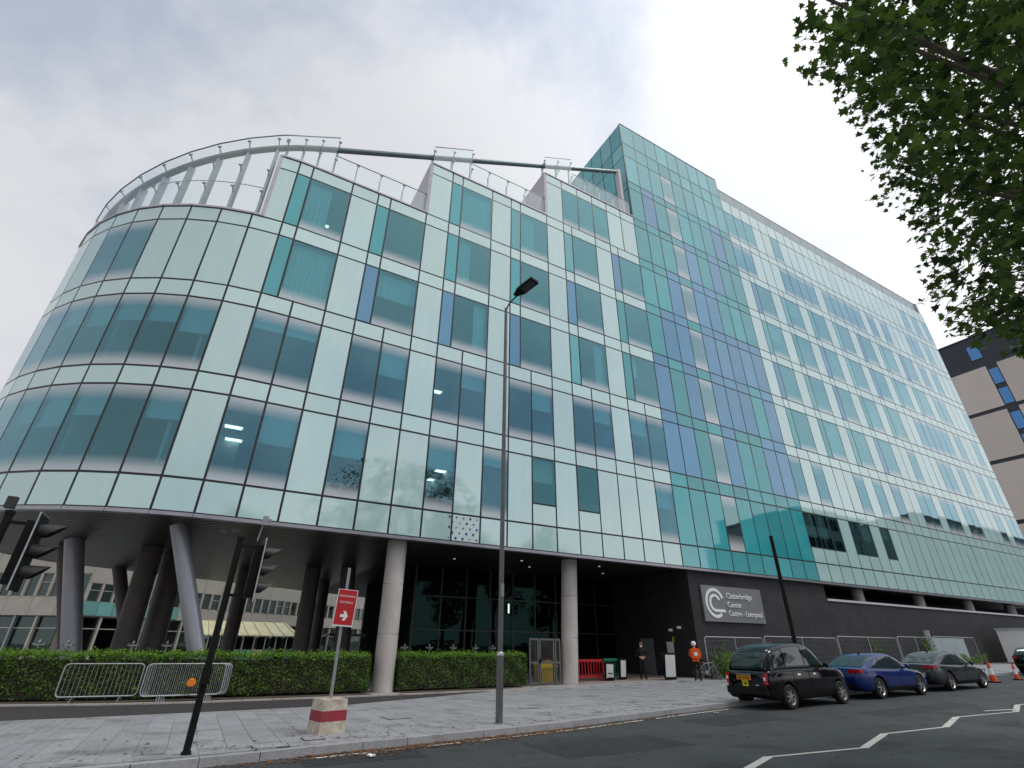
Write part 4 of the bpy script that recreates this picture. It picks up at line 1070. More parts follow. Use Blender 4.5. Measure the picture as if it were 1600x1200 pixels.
def board(x, y, w, h, rz, label, lines, head=None, lean=.12):
    b = thing('sandwich_board', label, 'sign', (x, y, gz(x)), rz, 'standing notices at the entrance')
    for s in (-1, 1):
        p = MB(); M_ = Matrix.Rotation(-s * lean, 3, 'X'); p.box((0, s * lean * h * .55, h / 2), (w, .03, h), M=M_)
        pn = p.build('board_panel', 'black_matt', b)
    q = MB().box((0, 0, 0), (w - .1, .01, h - .22), M=Matrix.Rotation(lean, 3, 'X')).build('poster', 'paper', b, (0, -lean * h * .55 - .026, h / 2 + .02))
    if head: MB().box((0, 0, 0), (w - .12, .012, .10), M=Matrix.Rotation(lean, 3, 'X')).build('header', 'red_paint', q, (0, .044 + .0, h / 2 - .17))
    for k in range(lines): MB().box((0, 0, 0), (w * (.6 - .12 * (k % 2)), .012, .05), M=Matrix.Rotation(lean, 3, 'X')).build('print_line', 'black_matt', q, (0, -.004 + (h / 2 - .33 - k * .2) * lean, h / 2 - .33 - k * .2))
board(22.35, 22.45, .72, 1.25, radians(-8), 'white notice with red header on black stand left of the orange-clad rider', 0, True)
board(19.15, 23.55, .50, .85, radians(-12), 'small white notice with three black lines leaning on the red barrier', 3)
board(20.3, 23.85, .42, 1.0, radians(-5), 'narrow white notice with red top on the green barrier', 0, True)

g = thing('metal_gate', 'grey metal gate with mesh panels between hedge and concrete pillar', 'gate', (13.95, 23.0, gz(13.95)))
def leaf(x0, x1, nm):
    f = MB(); w = x1 - x0
    for x in (x0 + .035, x1 - .035): f.box((x, 0, 1.0), (.07, .06, 1.95))
    for z in (.10, .95, 1.93): f.box(((x0 + x1) / 2, 0, z), (w - .145, .055, .09))
    fr = f.build('gate_leaf', 'post_grey', g)
    mm = MB(); k = x0 + .1
    while k < x1 - .08: mm.bar((k, 0, .15), (k, 0, 1.88), .010); k += .055
    mm.build('mesh_infill', 'post_grey', fr)
leaf(0, .52, 'a'); leaf(.56, 1.42, 'b'); leaf(1.46, 1.78, 'c')
MB().box((.60, -.05, 1.02), (.10, .08, .16)).build('lock_box', 'black_matt', g)
yb = thing('grit_bin', 'yellow grit bin behind the metal gate', 'bin', (15.35, 23.75, gz(15.3)))
mb = MB(); vs = [(-.42, -.3, 0), (.42, -.3, 0), (.42, .3, 0), (-.42, .3, 0), (-.46, -.34, .62), (.46, -.34, .72), (.46, .34, .95), (-.46, .34, .8)]
mb.add(vs, [(3, 2, 1, 0), (0, 1, 5, 4), (1, 2, 6, 5), (2, 3, 7, 6), (3, 0, 4, 7), (4, 5, 6, 7)]); mb.build('bin_body', 'yellow_plastic', yb, fix=True)
mb = MB(); mb.add([(-.49, -.38, .63), (.49, -.38, .73), (.49, .37, .98), (-.49, .37, .83), (-.47, -.36, .70), (.47, -.36, .80), (.47, .35, 1.04), (-.47, .35, .89)], [(3, 2, 1, 0), (4, 5, 6, 7), (0, 1, 5, 4), (1, 2, 6, 5), (2, 3, 7, 6), (3, 0, 4, 7)]); mb.build('bin_lid', 'yellow_plastic', yb, fix=True)

# slim posts with cross-shaped tops behind the hedges
for k, x in enumerate((-4.75, -3.94, -1.98, -.89, 8.64, 9.88, 11.12, 12.33, 13.3)):
    side = 'long left' if k < 4 else 'short right'; num = ['first', 'second', 'third', 'fourth', 'fifth'][k if k < 4 else k - 4]
    p = thing('cross_post', num + ' cross-topped grey post from the left behind the ' + side + ' hedge', 'post', (x, 25.5, 0), 0, 'cross-topped posts behind the ' + ('left' if k < 4 else 'right') + ' hedge')
    MB().tube([(0, 0, 0), (0, 0, 1.62)], .03, 8).build('stem', 'galv_dull', p)
    MB().bar((-.15, 0, 1.55), (.15, 0, 1.55), .045).bar((0, -.12, 1.55), (0, .12, 1.55), .045).lathe([(0, -.05), (.05, 0), (0, .07)], (-.15, 0, 1.56), 8).lathe([(0, -.05), (.05, 0), (0, .07)], (.15, 0, 1.56), 8).lathe([(0, -.03), (.06, .03), (0, .14)], (0, 0, 1.6), 8).build('cross_head', 'galv', p)

# site cabin, hoarding and loose barriers at the far right
cb = thing('site_cabin', 'white site cabin at the far right beyond the mesh fence', 'cabin', (64.0, 20.2, gz(64.0)))
MB().box((0, 0, 1.25), (7.0, 2.4, 2.45)).build('cabin_body', 'white_paint', cb)
MB().box((0, 0, 2.53), (7.2, 2.6, .12)).build('cabin_roof', 'louvre_pale', cb)
for x in (-2.6, -.8, 1.2): MB().box((x, -1.215, 1.25), (.05, .03, 2.2)).build('panel_joint', 'galv_dull', cb)
MB().box((-1.0, -1.22, 2.1), (.9, .03, .18)).build('red_sign', 'red_paint', cb)
hd_ = thing('hoarding', 'pale grey hoarding sheets behind the shrubs in front of the dark wall', 'hoarding', (50.2, 21.9, gz(50)))
for k in range(3): MB().box((k * 2.0, 0, 1.0), (1.96, .04, 1.9)).build('hoarding_sheet', 'louvre_pale', hd_)
ob = thing('barrier_heap', 'heap of orange and white plastic barriers on the pavement behind the cones', 'barrier', (42.5, 17.5, gz(42.5)))
MB().box((0, 0, .5), (2.0, .12, .35), rz=.2).box((-.8, .1, .25), (.12, .5, .5)).box((.8, .1, .25), (.12, .5, .5)).build('orange_barrier', 'orange_plastic', ob)
MB().box((-.5, .3, .85), (1.1, .3, .22), rz=.4).build('white_barrier', 'white_paint', ob)
MB().box((-2.6, -.6, .12), (1.6, .35, .24), rz=-.1).build('yellow_block', 'yellow_plastic', ob)
MB().box((-4.6, -.7, .12), (1.2, .35, .24), rz=.1).build('green_block', 'green_paint', ob)
ps = thing('grey_machine_post', 'short grey post with white head behind the grey saloon car', 'post', (33.5, 14.8, gz(33.5)))
MB().tube([(0, 0, 0), (0, 0, 1.9)], .06, 10).build('stem', 'galv_dull', ps); MB().box((0, 0, 2.05), (.22, .16, .38)).build('head', 'galv', ps)
# =================================================================== CARS
pmat('paint_black', (0.002, 0.0024, 0.0045), rough=0.05, var=0.05, spec=0.42)
pmat('paint_blue', (0.002, 0.018, 0.13), rough=0.16, metal=0.1, var=0.04, spec=0.6)
pmat('paint_grey', (0.030, 0.033, 0.038), rough=0.16, metal=0.2, var=0.04, spec=0.7)
pmat('paint_dark', (0.004, 0.004, 0.005), rough=0.15, var=0.05)
pmat('tail_red', (0.42, 0.01, 0.015), rough=0.15, var=0.05, coat=0.8)
pmat('plate_orange', (0.62, 0.27, 0.02), rough=0.4, var=0.1)
pmat('plate_yellow', (0.60, 0.50, 0.02), rough=0.4, var=0.1)
pmat('chrome', (0.62, 0.64, 0.66), rough=0.12, metal=1.0, var=0.05)
m = pmat('car_glass', (0.02, 0.032, 0.034), rough=0.03, var=0.0, ior=1.7)
pmat('trim_black', (0.006, 0.006, 0.006), rough=0.5, var=0.1, spec=0.25)

def crom(tab, x):
    """smooth interpolation through a table of (x, a, b, ...)"""
    n = len(tab)
    if x <= tab[0][0]: return tab[0][1:]
    if x >= tab[-1][0]: return tab[-1][1:]
    for k in range(n - 1):
        if x <= tab[k + 1][0]: break
    p0, p1, p2, p3 = tab[max(k - 1, 0)], tab[k], tab[k + 1], tab[min(k + 2, n - 1)]
    t = (x - p1[0]) / (p2[0] - p1[0]); h = p2[0] - p1[0]; r = []
    for j in range(1, len(p1)):
        m1 = (p2[j] - p0[j]) / max(p2[0] - p0[0], 1e-6) * h; m2 = (p3[j] - p1[j]) / max(p3[0] - p1[0], 1e-6) * h
        r.append((2 * t**3 - 3 * t**2 + 1) * p1[j] + (t**3 - 2 * t**2 + t) * m1 + (-2 * t**3 + 3 * t**2) * p2[j] + (t**3 - t**2) * m2)
    return r
BR = [(0, 0, 0), (.10, .80, 0), (.17, .94, .05), (.27, .995, .22), (.42, 1.0, .50), (.55, .995, .72), (.66, .965, .90), (.75, .90, .975), (.86, .62, 1.0), (1.0, 0, 1.012)]
GR = [(0, 1, 0), (.15, .985, .22), (.38, .93, .58), (.56, .865, .83), (.68, .76, .955), (.82, .50, 1.0), (1.0, 0, 1.015)]
class Car:
    def __init__(s, body, roof, gr):
        s.body, s.roof, s.gr = body, roof, gr or GR
    def B(s, x, v, side=1):
        zb, zt, w = crom(s.body, x); y, z = crom(BR, v); return Vector((x, side * y * w, zb + (zt - zb) * z))
    def G(s, x, v, side=1):
        zr, wg = crom(s.roof, x); belt = crom(s.body, x)[1] - .03; y, z = crom(s.gr, v)
        return Vector((x, side * y * wg, belt + max(0.0, zr - belt) * z))
    def patch(s, F, x0, x1, v0, v1, off=.006, nx=8, nv=6, sides=(-1,), xe=None):
        """skin lying just outside surface F over a region; xe(v)->(x0,x1) shapes slanted edges"""
        mb = MB()
        for side in sides:
            g = []
            for i in range(nx + 1):
                row = []
                for j in range(nv + 1):
                    v = v0 + (v1 - v0) * j / nv; a, b = xe(v) if xe else (x0, x1); x = a + (b - a) * i / nx
                    p = F(x, v, side); dx = F(x + .01, v, side) - F(x - .01, v, side); dv = F(x, min(v + .01, 1), side) - F(x, max(v - .01, 0), side)
                    n = dx.cross(dv); n = n * (1 if side < 0 else -1)
                    if n.length > 1e-9: n.normalize()
                    c = Vector((0, 0, .8)); 
                    if n.dot(p - Vector((p.x * .6, 0, .7))) < 0: n = -n
                    row.append(p + n * off)
                g.append(row)
            o = len(mb.v)
            for row in g: mb.v += [tuple(p) for p in row]
            for i in range(nx):
                for j in range(nv):
                    a = o + i * (nv + 1) + j; f = (a, a + nv + 1, a + nv + 2, a + 1)
                    mb.f.append(f if side < 0 else f[::-1]); mb.mi.append(0)
        return mb
    def pair(s, name, mat, par, F, x0, x1, v0, v1, smooth=True, **kw):
        return [s.patch(F, x0, x1, v0, v1, sides=(sd,), **kw).build(name, mat, par, smooth=smooth) for sd in (-1, 1)]
    def shell(s, F, x0, x1, nst, nr, v0=0.0, close=True):
        mb = MB(); L_ = [x0 + (x1 - x0) * i / nst for i in range(nst + 1)]; vs = [v0 + (1 - v0) * j / nr for j in range(nr + 1)]
        ring = [(v, -1) for v in vs] + [(v, 1) for v in reversed(vs[1 if v0 == 0 else 0:-1])]
        n = len(ring)
        for x in L_:
            for v, sd in ring: mb.v.append(tuple(F(x, v, sd)))
        for i in range(nst):
            for j in range(n if v0 == 0 else n - 1):
                k = (j + 1) % n; mb.f.append((i * n + j, (i + 1) * n + j, (i + 1) * n + k, i * n + k)); mb.mi.append(0)
        if close: mb.f.append(tuple(range(n))); mb.f.append(tuple(nst * n + j for j in range(n - 1, -1, -1))); mb.mi += [0, 0]
        return mb
def wheel(par, x, y, r, side, w=.21, rim='alloy', ns=5):
    wv = bpy.data.objects.new('wheel', None); COL.objects.link(wv); wv.parent = par; wv.location = (x, y, r)
    MB().lathe([(r * .66, -w / 2), (r * .93, -w / 2), (r, -w * .32), (r, w * .32), (r * .93, w / 2), (r * .66, w / 2), (r * .66, -w / 2)], n=28, axis='y').build('tyre', 'rubber', wv, smooth=True)
    rm = MB(); yo = side * w * .36
    rm.lathe([(r * .60, yo - side * .03), (r * .68, yo), (r * .66, yo + side * .02), (r * .60, yo - side * .01)], n=28, axis='y')
    rm.lathe([(0, yo + side * .005), (r * .16, yo + side * .005), (r * .17, yo - side * .04)], n=14, axis='y')
    for k in range(ns):
        a = 2 * pi * k / ns + .3
        for d in (-.09, .09): rm.bar((r * .12 * cos(a), yo, r * .12 * sin(a)), (r * .64 * cos(a + d), yo - side * .012, r * .64 * sin(a + d)), .035, .022, up=(0, 1, 0))
    rm.build('rim', rim, wv, smooth=True)
    MB().lathe([(0, 0), (r * .62, 0), (r * .62, .01)], (0, side * w * .10, 0), 20, 'y').build('brake_disc', 'trim_black', wv)
def build_car(name, label, cat, loc, rz, spec, paint, group=None):
    root = thing(name, label, cat, loc, rz, group); c = Car(spec['body'], spec['roof'], spec.get('gr'))
    b0, b1 = spec['body'][0][0], spec['body'][-1][0]
    mb = c.shell(c.B, b0, b1, 46, 18); me = mb.mesh('body', [paint, 'trim_black'], fix=True)
    body = link('body', me, root)
    cut = MB()
    for x in spec['axles']: cut.cur = 1; cut.lathe([(0, -1.2), (spec['r'] + .065, -1.2), (spec['r'] + .065, 1.2), (0, 1.2)], (x, 0, spec['r'] + .01), 32, 'y')
    cm = cut.mesh('cutter', [paint, 'trim_black'], fix=True); co = bpy.data.objects.new('cutter', cm); COL.objects.link(co)
    t = bpy.data.objects.new('tmp', me); COL.objects.link(t)
    md = t.modifiers.new('b', 'BOOLEAN'); md.operation = 'DIFFERENCE'; md.object = co; md.solver = 'EXACT'
    me2 = evaluated(t); bpy.data.objects.remove(t); bpy.data.objects.remove(co)
    if len(me2.polygons) > 200: body.data = me2
    body.data.shade_smooth(); body.data.set_sharp_from_angle(angle=radians(32))
    g0, g1 = spec['roof'][0][0], spec['roof'][-1][0]
    c.shell(c.G, g0 + .01, g1 - .01, 40, 12, v0=0.001, close=False).build('cabin', paint, root, smooth=True, fix=True)
    for a in spec['side_glass']:
        c.pair('side_window', 'car_glass', root, c.G, a[0], a[1], a[2], a[3], xe=a[4] if len(a) > 4 else None)
    a = spec['windscreen']; c.patch(c.G, a[0], a[1], a[2], 1.0, sides=(1, -1), nv=10).build('windscreen', 'car_glass', root, smooth=True)
    a = spec['rear_glass']; c.patch(c.G, a[0], a[1], a[2], 1.0, sides=(1, -1), nv=10).build('rear_window', 'car_glass', root, smooth=True)
    for x0, x1 in spec['doors']:
        xh = x0 + .12 if spec.get('handle_rear') else x0 + .16
        for sd in (-1, 1):
            d = c.patch(c.B, x0, x1, .24, .62, off=.005, sides=(sd,), nx=6, nv=8).build('door', paint, root, smooth=True)
            for xx in (x0, x1): c.patch(c.B, xx - .006, xx + .006, .24, .74, off=.007, sides=(sd,), nx=1, nv=10).build('door_gap', 'trim_black', d)
            c.patch(c.B, xh, xh + .17, .575, .60, off=.028, sides=(sd,), nx=3, nv=2).build('door_handle', spec.get('handle', paint), d)
    c.pair('sill', 'trim_black', root, c.B, spec['axles'][0] + spec['r'] + .09, spec['axles'][1] - spec['r'] - .09, .12, .26, off=.008, nx=10, nv=3)
    if spec.get('waist'): c.pair('waist_trim', spec['waist'], root, c.B, b0 + .3, spec['axles'][1] + .2, .655, .675, off=.008, nx=20, nv=1)
    c.pair('window_trim', spec.get('wtrim', 'trim_black'), root, c.G, spec['side_glass'][0][0] - .05, spec['side_glass'][-1][1] + .05, .0, .05, off=.010, nx=16, nv=1)
    for s in (-1, 1):
        mr = MB(); mr.lathe([(0, -.06), (.07, -.05), (.085, .02), (.06, .06), (0, .07)], (spec['mirror'][0], s * spec['mirror'][1], spec['mirror'][2]), 12, 'x').bar((spec['mirror'][0], s * (spec['mirror'][1] - .02), spec['mirror'][2]), (spec['mirror'][0] + .03, s * (spec['mirror'][1] - .22), spec['mirror'][2] - .05), .03)
        mr.build('door_mirror', paint if not spec.get('mirror_black') else 'trim_black', root, smooth=True)
        for x in spec['axles']: wheel(root, x, s * spec['track'], spec['r'], s, rim=spec.get('rim', 'alloy'), ns=spec.get('spokes', 5))
    return root, c

TAXI = dict(body=[(-2.28, .44, .95, .58), (-2.25, .36, 1.00, .72), (-2.15, .30, 1.05, .81), (-1.85, .27, 1.10, .87), (-1.0, .24, 1.12, .885), (0, .24, 1.12, .885), (.85, .24, 1.12, .88), (1.10, .24, 1.10, .865), (1.70, .25, 1.05, .82), (2.08, .28, .95, .75), (2.24, .34, .80, .67), (2.31, .42, .62, .56)],
    roof=[(-2.14, 1.06, .72), (-2.06, 1.30, .745), (-1.92, 1.52, .765), (-1.65, 1.69, .79), (-1.15, 1.80, .815), (-.55, 1.845, .825), (.02, 1.835, .825), (.36, 1.76, .82), (.62, 1.57, .815), (.86, 1.31, .81), (1.06, 1.08, .80)],
    gr=[(0, 1, 0), (.15, .985, .24), (.38, .94, .60), (.56, .88, .84), (.68, .79, .955), (.82, .52, 1.0), (1.0, 0, 1.012)],
    axles=(-1.40, 1.486), r=.335, track=.80, side_glass=[(-1.80, -1.30, .08, .52), (-1.20, -.26, .08, .56), (-.16, .62, .08, .56, lambda v: (-.16, .86 - .40 * v))],
    windscreen=(.46, .98, .60), rear_glass=(-2.11, -1.86, .64), doors=[(-1.0, -.20), (-.14, 1.0)], mirror=(.66, 1.02, 1.18), mirror_black=True, handle='chrome', waist='trim_black', rim='galv_dull', spokes=7)
tx, c = build_car('taxi', 'black London style taxi parked by the kerb, nearest car in the row', 'taxi', (18.22, 12.70, gz(18.2) - .12), radians(1.0), TAXI, 'paint_black')
tx.rotation_euler = (0, -.016, radians(1.0))
for s in (-1, 1):
    MB().box((-2.235, s * .70, .84), (.12, .10, .30)).build('tail_light', 'tail_red', tx)
    MB().box((-2.299, s * .70, .845), (.012, .07, .09)).build('reverse_light', 'white_paint', tx)
    MB().lathe([(0, 0), (.10, 0), (.09, .05), (0, .06)], (2.13, s * .60, .76), 14, 'x').build('headlight', 'chrome', tx, smooth=True)
MB().box((-2.29, .06, .955), (.03, .58, .045)).build('handle_bar', 'chrome', tx)
pl = MB().box((-2.295, .06, .855), (.02, .53, .115)).build('number_plate', 'plate_orange', tx)
mb = MB()
for k, dx in enumerate((-.20, -.135, -.07, -.005, .075, .14, .20)): mb.box((-2.307, .06 + dx, .855), (.004, .034, .07))
mb.build('characters', 'trim_black', pl)
p2_ = MB().box((-2.295, .03, .70), (.02, .22, .165)).build('licence_plate', 'plate_yellow', tx)
MB().box((-2.307, .03, .735), (.004, .15, .02)).box((-2.307, .03, .69), (.004, .10, .035)).build('characters', 'trim_black', p2_)
MB().box((-2.30, -.40, .66), (.012, .12, .03)).build('badge', 'chrome', tx)
c.pair('bumper_corner', 'trim_black', tx, c.B, -2.28, -1.80, .10, .30, off=.03, nx=6, nv=5)
MB().box((-2.30, 0, .50), (.07, 1.5, .20)).build('rear_bumper', 'trim_black', tx)
c.pair('front_bumper', 'trim_black', tx, c.B, 1.9, 2.28, .10, .32, off=.03, nx=6, nv=5)
MB().box((-2.06, .10, 1.14), (.012, .44, .05)).build('window_sticker', 'plate_yellow', tx)
MB().box((-2.066, .16, 1.14), (.012, .2, .04)).build('window_sticker', 'orange_plastic', tx)

SAL = dict(body=[(-2.46, .46, .76, .66), (-2.42, .36, .93, .76), (-2.2, .28, 1.00, .86), (-1.7, .23, 1.00, .92), (-1.0, .22, .965, .94), (0, .22, .935, .94), (.9, .22, .925, .935), (1.35, .22, .88, .92), (1.9, .22, .79, .88), (2.3, .25, .68, .78), (2.48, .36, .54, .62)],
    roof=[(-2.0, .985, .76), (-1.7, 1.10, .765), (-1.35, 1.24, .775), (-.9, 1.375, .785), (-.35, 1.45, .79), (.05, 1.455, .79), (.45, 1.385, .79), (.85, 1.20, .785), (1.35, .90, .77)],
    axles=(-1.40, 1.51), r=.345, track=.815, side_glass=[(-1.25, -.78, .05, .50, lambda v: (-1.45 + .75 * v, -.80)), (-.72, -.02, .05, .54), (.05, .62, .05, .54, lambda v: (.05, 1.02 - .75 * v))],
    windscreen=(.34, 1.22, .62), rear_glass=(-1.86, -.98, .60), doors=[(-.92, .0), (.02, 1.10)], mirror=(.72, 1.0, 1.0), wtrim='chrome', spokes=5, handle_rear=True)
def saloon(name, label, x, y, paint, z=None):
    o, c = build_car(name, label, 'car', (x, y, (gz(x) - .12) if z is None else z), 0, SAL, paint, 'saloon cars parked by the kerb')
    o.rotation_euler = (0, -.016, 0)
    for s in (-1, 1):
        sk = MB(); sk.box((-2.38, s * .62, .90), (.16, .34, .11)); sk.box((-2.24, s * .79, .905), (.34, .13, .10)); sk.build('tail_light', 'tail_red', o)
        hl = MB(); hl.box((2.28, s * .62, .66), (.22, .28, .10)); hl.build('headlight', 'chrome', o)
        MB().box((1.98, s * .885, .72), (.26, .02, .045)).build('wing_vent', 'chrome', o)
    MB().box((-2.465, 0, .72), (.02, .52, .11)).build('number_plate', 'plate_yellow', o)
    MB().box((-2.45, 0, .42), (.05, 1.2, .14)).build('rear_bumper', 'trim_black', o)
    MB().box((-.62, 0, 1.46), (.14, .03, .05)).build('roof_aerial', paint, o)
    return o
saloon('blue_saloon', 'glossy blue saloon car parked between taxi and grey saloon', 23.85, 12.90, 'paint_blue')
saloon('grey_saloon', 'dark grey saloon car parked in front of the blue one', 29.6, 13.05, 'paint_grey')
HAT = dict(body=[(-2.05, .45, .85, .66), (-2.0, .34, 1.0, .78), (-1.7, .26, 1.02, .86), (-.5, .22, .98, .89), (.8, .22, .96, .88), (1.4, .22, .90, .84), (1.9, .28, .72, .72), (2.05, .4, .56, .58)],
    roof=[(-1.98, 1.0, .76), (-1.8, 1.22, .765), (-1.45, 1.42, .77), (-.7, 1.50, .78), (0, 1.48, .78), (.4, 1.36, .78), (.8, 1.15, .77), (1.15, .95, .76)],
    axles=(-1.25, 1.30), r=.32, track=.77, side_glass=[(-1.5, -.75, .06, .5), (-.68, .0, .06, .54), (.06, .5, .06, .54, lambda v: (.06, .85 - .6 * v))],
    windscreen=(.3, 1.05, .6), rear_glass=(-1.95, -1.55, .5), doors=[(-.85, .0), (.02, .95)], mirror=(.6, .95, 1.0), spokes=5)
hb_, c = build_car('black_hatchback', 'black hatchback at the right edge beyond the traffic cones', 'car', (45.6, 14.35, gz(45.6) - .12), 0, HAT, 'paint_dark')
for s in (-1, 1): MB().box((-1.99, s * .68, .92), (.12, .20, .14)).build('tail_light', 'tail_red', hb_)
MB().box((-2.055, 0, .82), (.02, .5, .11)).build('number_plate', 'plate_yellow', hb_)

# =================================================================== PEOPLE
def person_mesh(J, E_, R_, cls, mats, root='pelvis'):
    """one continuous skinned body from joints J, bones E_, radii R_; cls(point) picks the material slot"""
    names = list(J); me = bpy.data.meshes.new('body'); me.from_pydata([J[n] for n in names], [(names.index(a), names.index(b)) for a, b in E_], [])
    o = bpy.data.objects.new('tmp', me); COL.objects.link(o)
    md = o.modifiers.new('s', 'SKIN'); md.use_smooth_shade = True
    for n, d in zip(names, me.skin_vertices[0].data):
        r = R_[n]; d.radius = r if isinstance(r, tuple) else (r, r); d.use_root = (n == root)
    o.modifiers.new('d', 'SUBSURF').levels = 2
    o.modifiers['d'].render_levels = 2
    m2 = evaluated(o); bpy.data.objects.remove(o)
    m2.materials.clear()
    for m_ in mats: m2.materials.append(MATS[m_])
    for p in m2.polygons: p.material_index = cls(p.center)
    m2.shade_smooth()
    return m2
def figure(name, label, loc, rz, pose, top_mat, leg_mat, group=None, shoe='black_matt'):
    J = {'pelvis': (0, 0, .95), 'waist': (0, .0, 1.08), 'chest': (.0, .0, 1.30), 'neckb': (.0, 0, 1.46), 'neck': (.015, 0, 1.53), 'head': (.03, 0, 1.63), 'crown': (.02, 0, 1.72)}
    R_ = {'pelvis': (.15, .12), 'waist': (.145, .11), 'chest': (.17, .125), 'neckb': (.10, .08), 'neck': .052, 'head': (.078, .098), 'crown': (.07, .08)}
    E_ = [('pelvis', 'waist'), ('waist', 'chest'), ('chest', 'neckb'), ('neckb', 'neck'), ('neck', 'head'), ('head', 'crown')]
    for s, n in ((1, 'l'), (-1, 'r')):
        q = pose[n]
        J.update({'hip' + n: (0, s * .09, .90), 'knee' + n: q['knee'], 'ankle' + n: q['ankle'], 'toe' + n: (q['ankle'][0] + .17, q['ankle'][1] + s * .02, .04),
                  'sh' + n: (0, s * .19, 1.42), 'elb' + n: q['elb'], 'wr' + n: q['wr'], 'palm' + n: q['palm']})
        R_.update({'hip' + n: .10, 'knee' + n: .065, 'ankle' + n: .048, 'toe' + n: .042, 'sh' + n: .072, 'elb' + n: .05, 'wr' + n: .033, 'palm' + n: .035})
        E_ += [('pelvis', 'hip' + n), ('hip' + n, 'knee' + n), ('knee' + n, 'ankle' + n), ('ankle' + n, 'toe' + n), ('chest', 'sh' + n), ('sh' + n, 'elb' + n), ('elb' + n, 'wr' + n), ('wr' + n, 'palm' + n)]
        d = (Vector(q['palm']) - Vector(q['wr'])).normalized(); sd = d.cross(Vector((0, 0, 1)))
        sd = sd.normalized() if sd.length > .1 else Vector((0, 1, 0))
        for k, (off, ln) in enumerate(((-.03, .065), (-.01, .08), (.012, .075), (.032, .055))):
            nm = 'f%d%s' % (k, n); J[nm] = tuple(Vector(q['palm']) + d * ln + sd * off); R_[nm] = .009; E_.append(('palm' + n, nm))
        J['th' + n] = tuple(Vector(q['wr']) + d * .05 + sd * -.06); R_['th' + n] = .011; E_.append(('wr' + n, 'th' + n))
    def cls(p):
        if p.z > 1.50 and abs(p.y) < .13: return 0
        for n in 'lr':
            if (p - Vector(pose[n]['palm'])).length < .115: return 0
        if p.z < .10: return 3
        if p.z < .88: return 2
        return 1
    r = thing(name, label, 'person', loc, rz, group)
    link('body', person_mesh(J, E_, R_, cls, ['skin', top_mat, leg_mat, shoe]), r)
    f = MB(); f.lathe([(0, -.012), (.013, 0), (0, .03)], (.135, 0, 1.625), 8); f.build('nose', 'skin', r)
    MB().box((.122, .033, 1.652), (.012, .022, .010)).box((.122, -.033, 1.652), (.012, .022, .010)).build('eyes', 'black_matt', r)
    MB().box((.118, 0, 1.575), (.014, .045, .010)).build('mouth', 'red_paint', r)
    return r
pose1 = {'l': dict(knee=(.10, .11, .50), ankle=(.06, .12, .08), elb=(.08, .27, 1.16), wr=(.28, .16, 1.10), palm=(.36, .12, 1.11)),
         'r': dict(knee=(-.02, -.11, .49), ankle=(-.16, -.12, .09), elb=(.04, -.28, 1.15), wr=(.27, -.15, 1.12), palm=(.35, -.11, 1.13))}
rider = figure('person', 'person in orange jacket with square orange delivery backpack by the wall corner', (22.55, 20.75, gz(22.5)), radians(48), pose1, 'orange_fabric', 'dark_fabric')
MB().lathe([(.105, -.06), (.125, -.01), (.122, .05), (.085, .115), (0, .14)], (.01, 0, 1.67), 16).build('cap', 'white_paint', rider, smooth=True)
mb = MB().box((-.33, 0, 1.24), (.34, .44, .46)); bpk = mb.build('delivery_backpack', 'orange_fabric', rider)
bm = bmesh.new(); bm.from_mesh(bpk.data); bmesh.ops.bevel(bm, geom=bm.edges[:], offset=.035, segments=2, affect='EDGES'); bm.to_mesh(bpk.data); bm.free()
MB().lathe([(0, 0), (.09, 0), (.09, -.006), (0, -.006)], (-.502, 0, 1.22), 12, 'x').build('white_emblem', 'white_paint', bpk)
for s in (-1, 1): MB().tube([(-.14, s * .12, 1.42), (0, s * .13, 1.50), (.13, s * .12, 1.38), (.12, s * .12, 1.1)], .02, 6).build('strap', 'dark_fabric', bpk)
pose2 = {'l': dict(knee=(.03, .11, .50), ankle=(.0, .12, .08), elb=(-.02, .29, 1.17), wr=(.17, .12, 1.02), palm=(.20, .05, 1.0)),
         'r': dict(knee=(.02, -.11, .50), ankle=(-.02, -.13, .08), elb=(-.02, -.29, 1.17), wr=(.17, -.12, 1.03), palm=(.20, -.04, 1.02))}
guard = figure('person', 'person in dark clothes with pale face mask standing beside the grey door', (21.3, 23.35, gz(21.3)), radians(-125), pose2, 'dark_fabric', 'dark_fabric')
MB().lathe([(.10, -.05), (.108, .0), (.10, .06), (.06, .11), (0, .125)], (.005, 0, 1.665), 14)  .build('hair', 'dead_leaf', guard, smooth=True)
mk = MB(); mk.lathe([(.0, .035), (.04, .03), (.062, .0), (.07, -.03)], (.085, 0, 1.585), 12, 'x'); mk.build('face_mask', 'paper', guard, smooth=True)

# bicycle by the wall corner
bk = thing('bicycle', 'grey bicycle leaning by the corner of the black brick wall', 'bicycle', (23.75, 21.75, gz(24)), radians(-22)); bk.rotation_euler = (.06, 0, radians(-22))
for x in (0, 1.05):
    w = MB(); w.tube([(x + .33 * cos(2 * pi * k / 24), 0, .35 + .33 * sin(2 * pi * k / 24)) for k in range(25)], .022, 8, caps=False)
    wo = w.build('tyre', 'rubber', bk, smooth=True)
    sp = MB()
    for k in range(14): a = 2 * pi * k / 14; sp.bar((x, 0, .35), (x + .32 * cos(a), 0, .35 + .32 * sin(a)), .007)
    sp.lathe([(.30, -.012), (.32, 0), (.30, .012)], (x, 0, .35), 24, 'y'); sp.build('rim', 'galv', wo)
f = MB()
for a, b in (((0, 0, .35), (.42, 0, .32)), ((.42, 0, .32), (.30, 0, .82)), ((0, 0, .35), (.33, 0, .74)), ((.33, 0, .74), (.85, 0, .78)), ((.42, 0, .32), (.88, 0, .68)), ((.84, 0, .88), (.92, 0, .6)), ((.92, 0, .6), (1.05, 0, .35))): f.tube([a, b], .02, 8)
f.build('frame', 'galv_dull', bk)
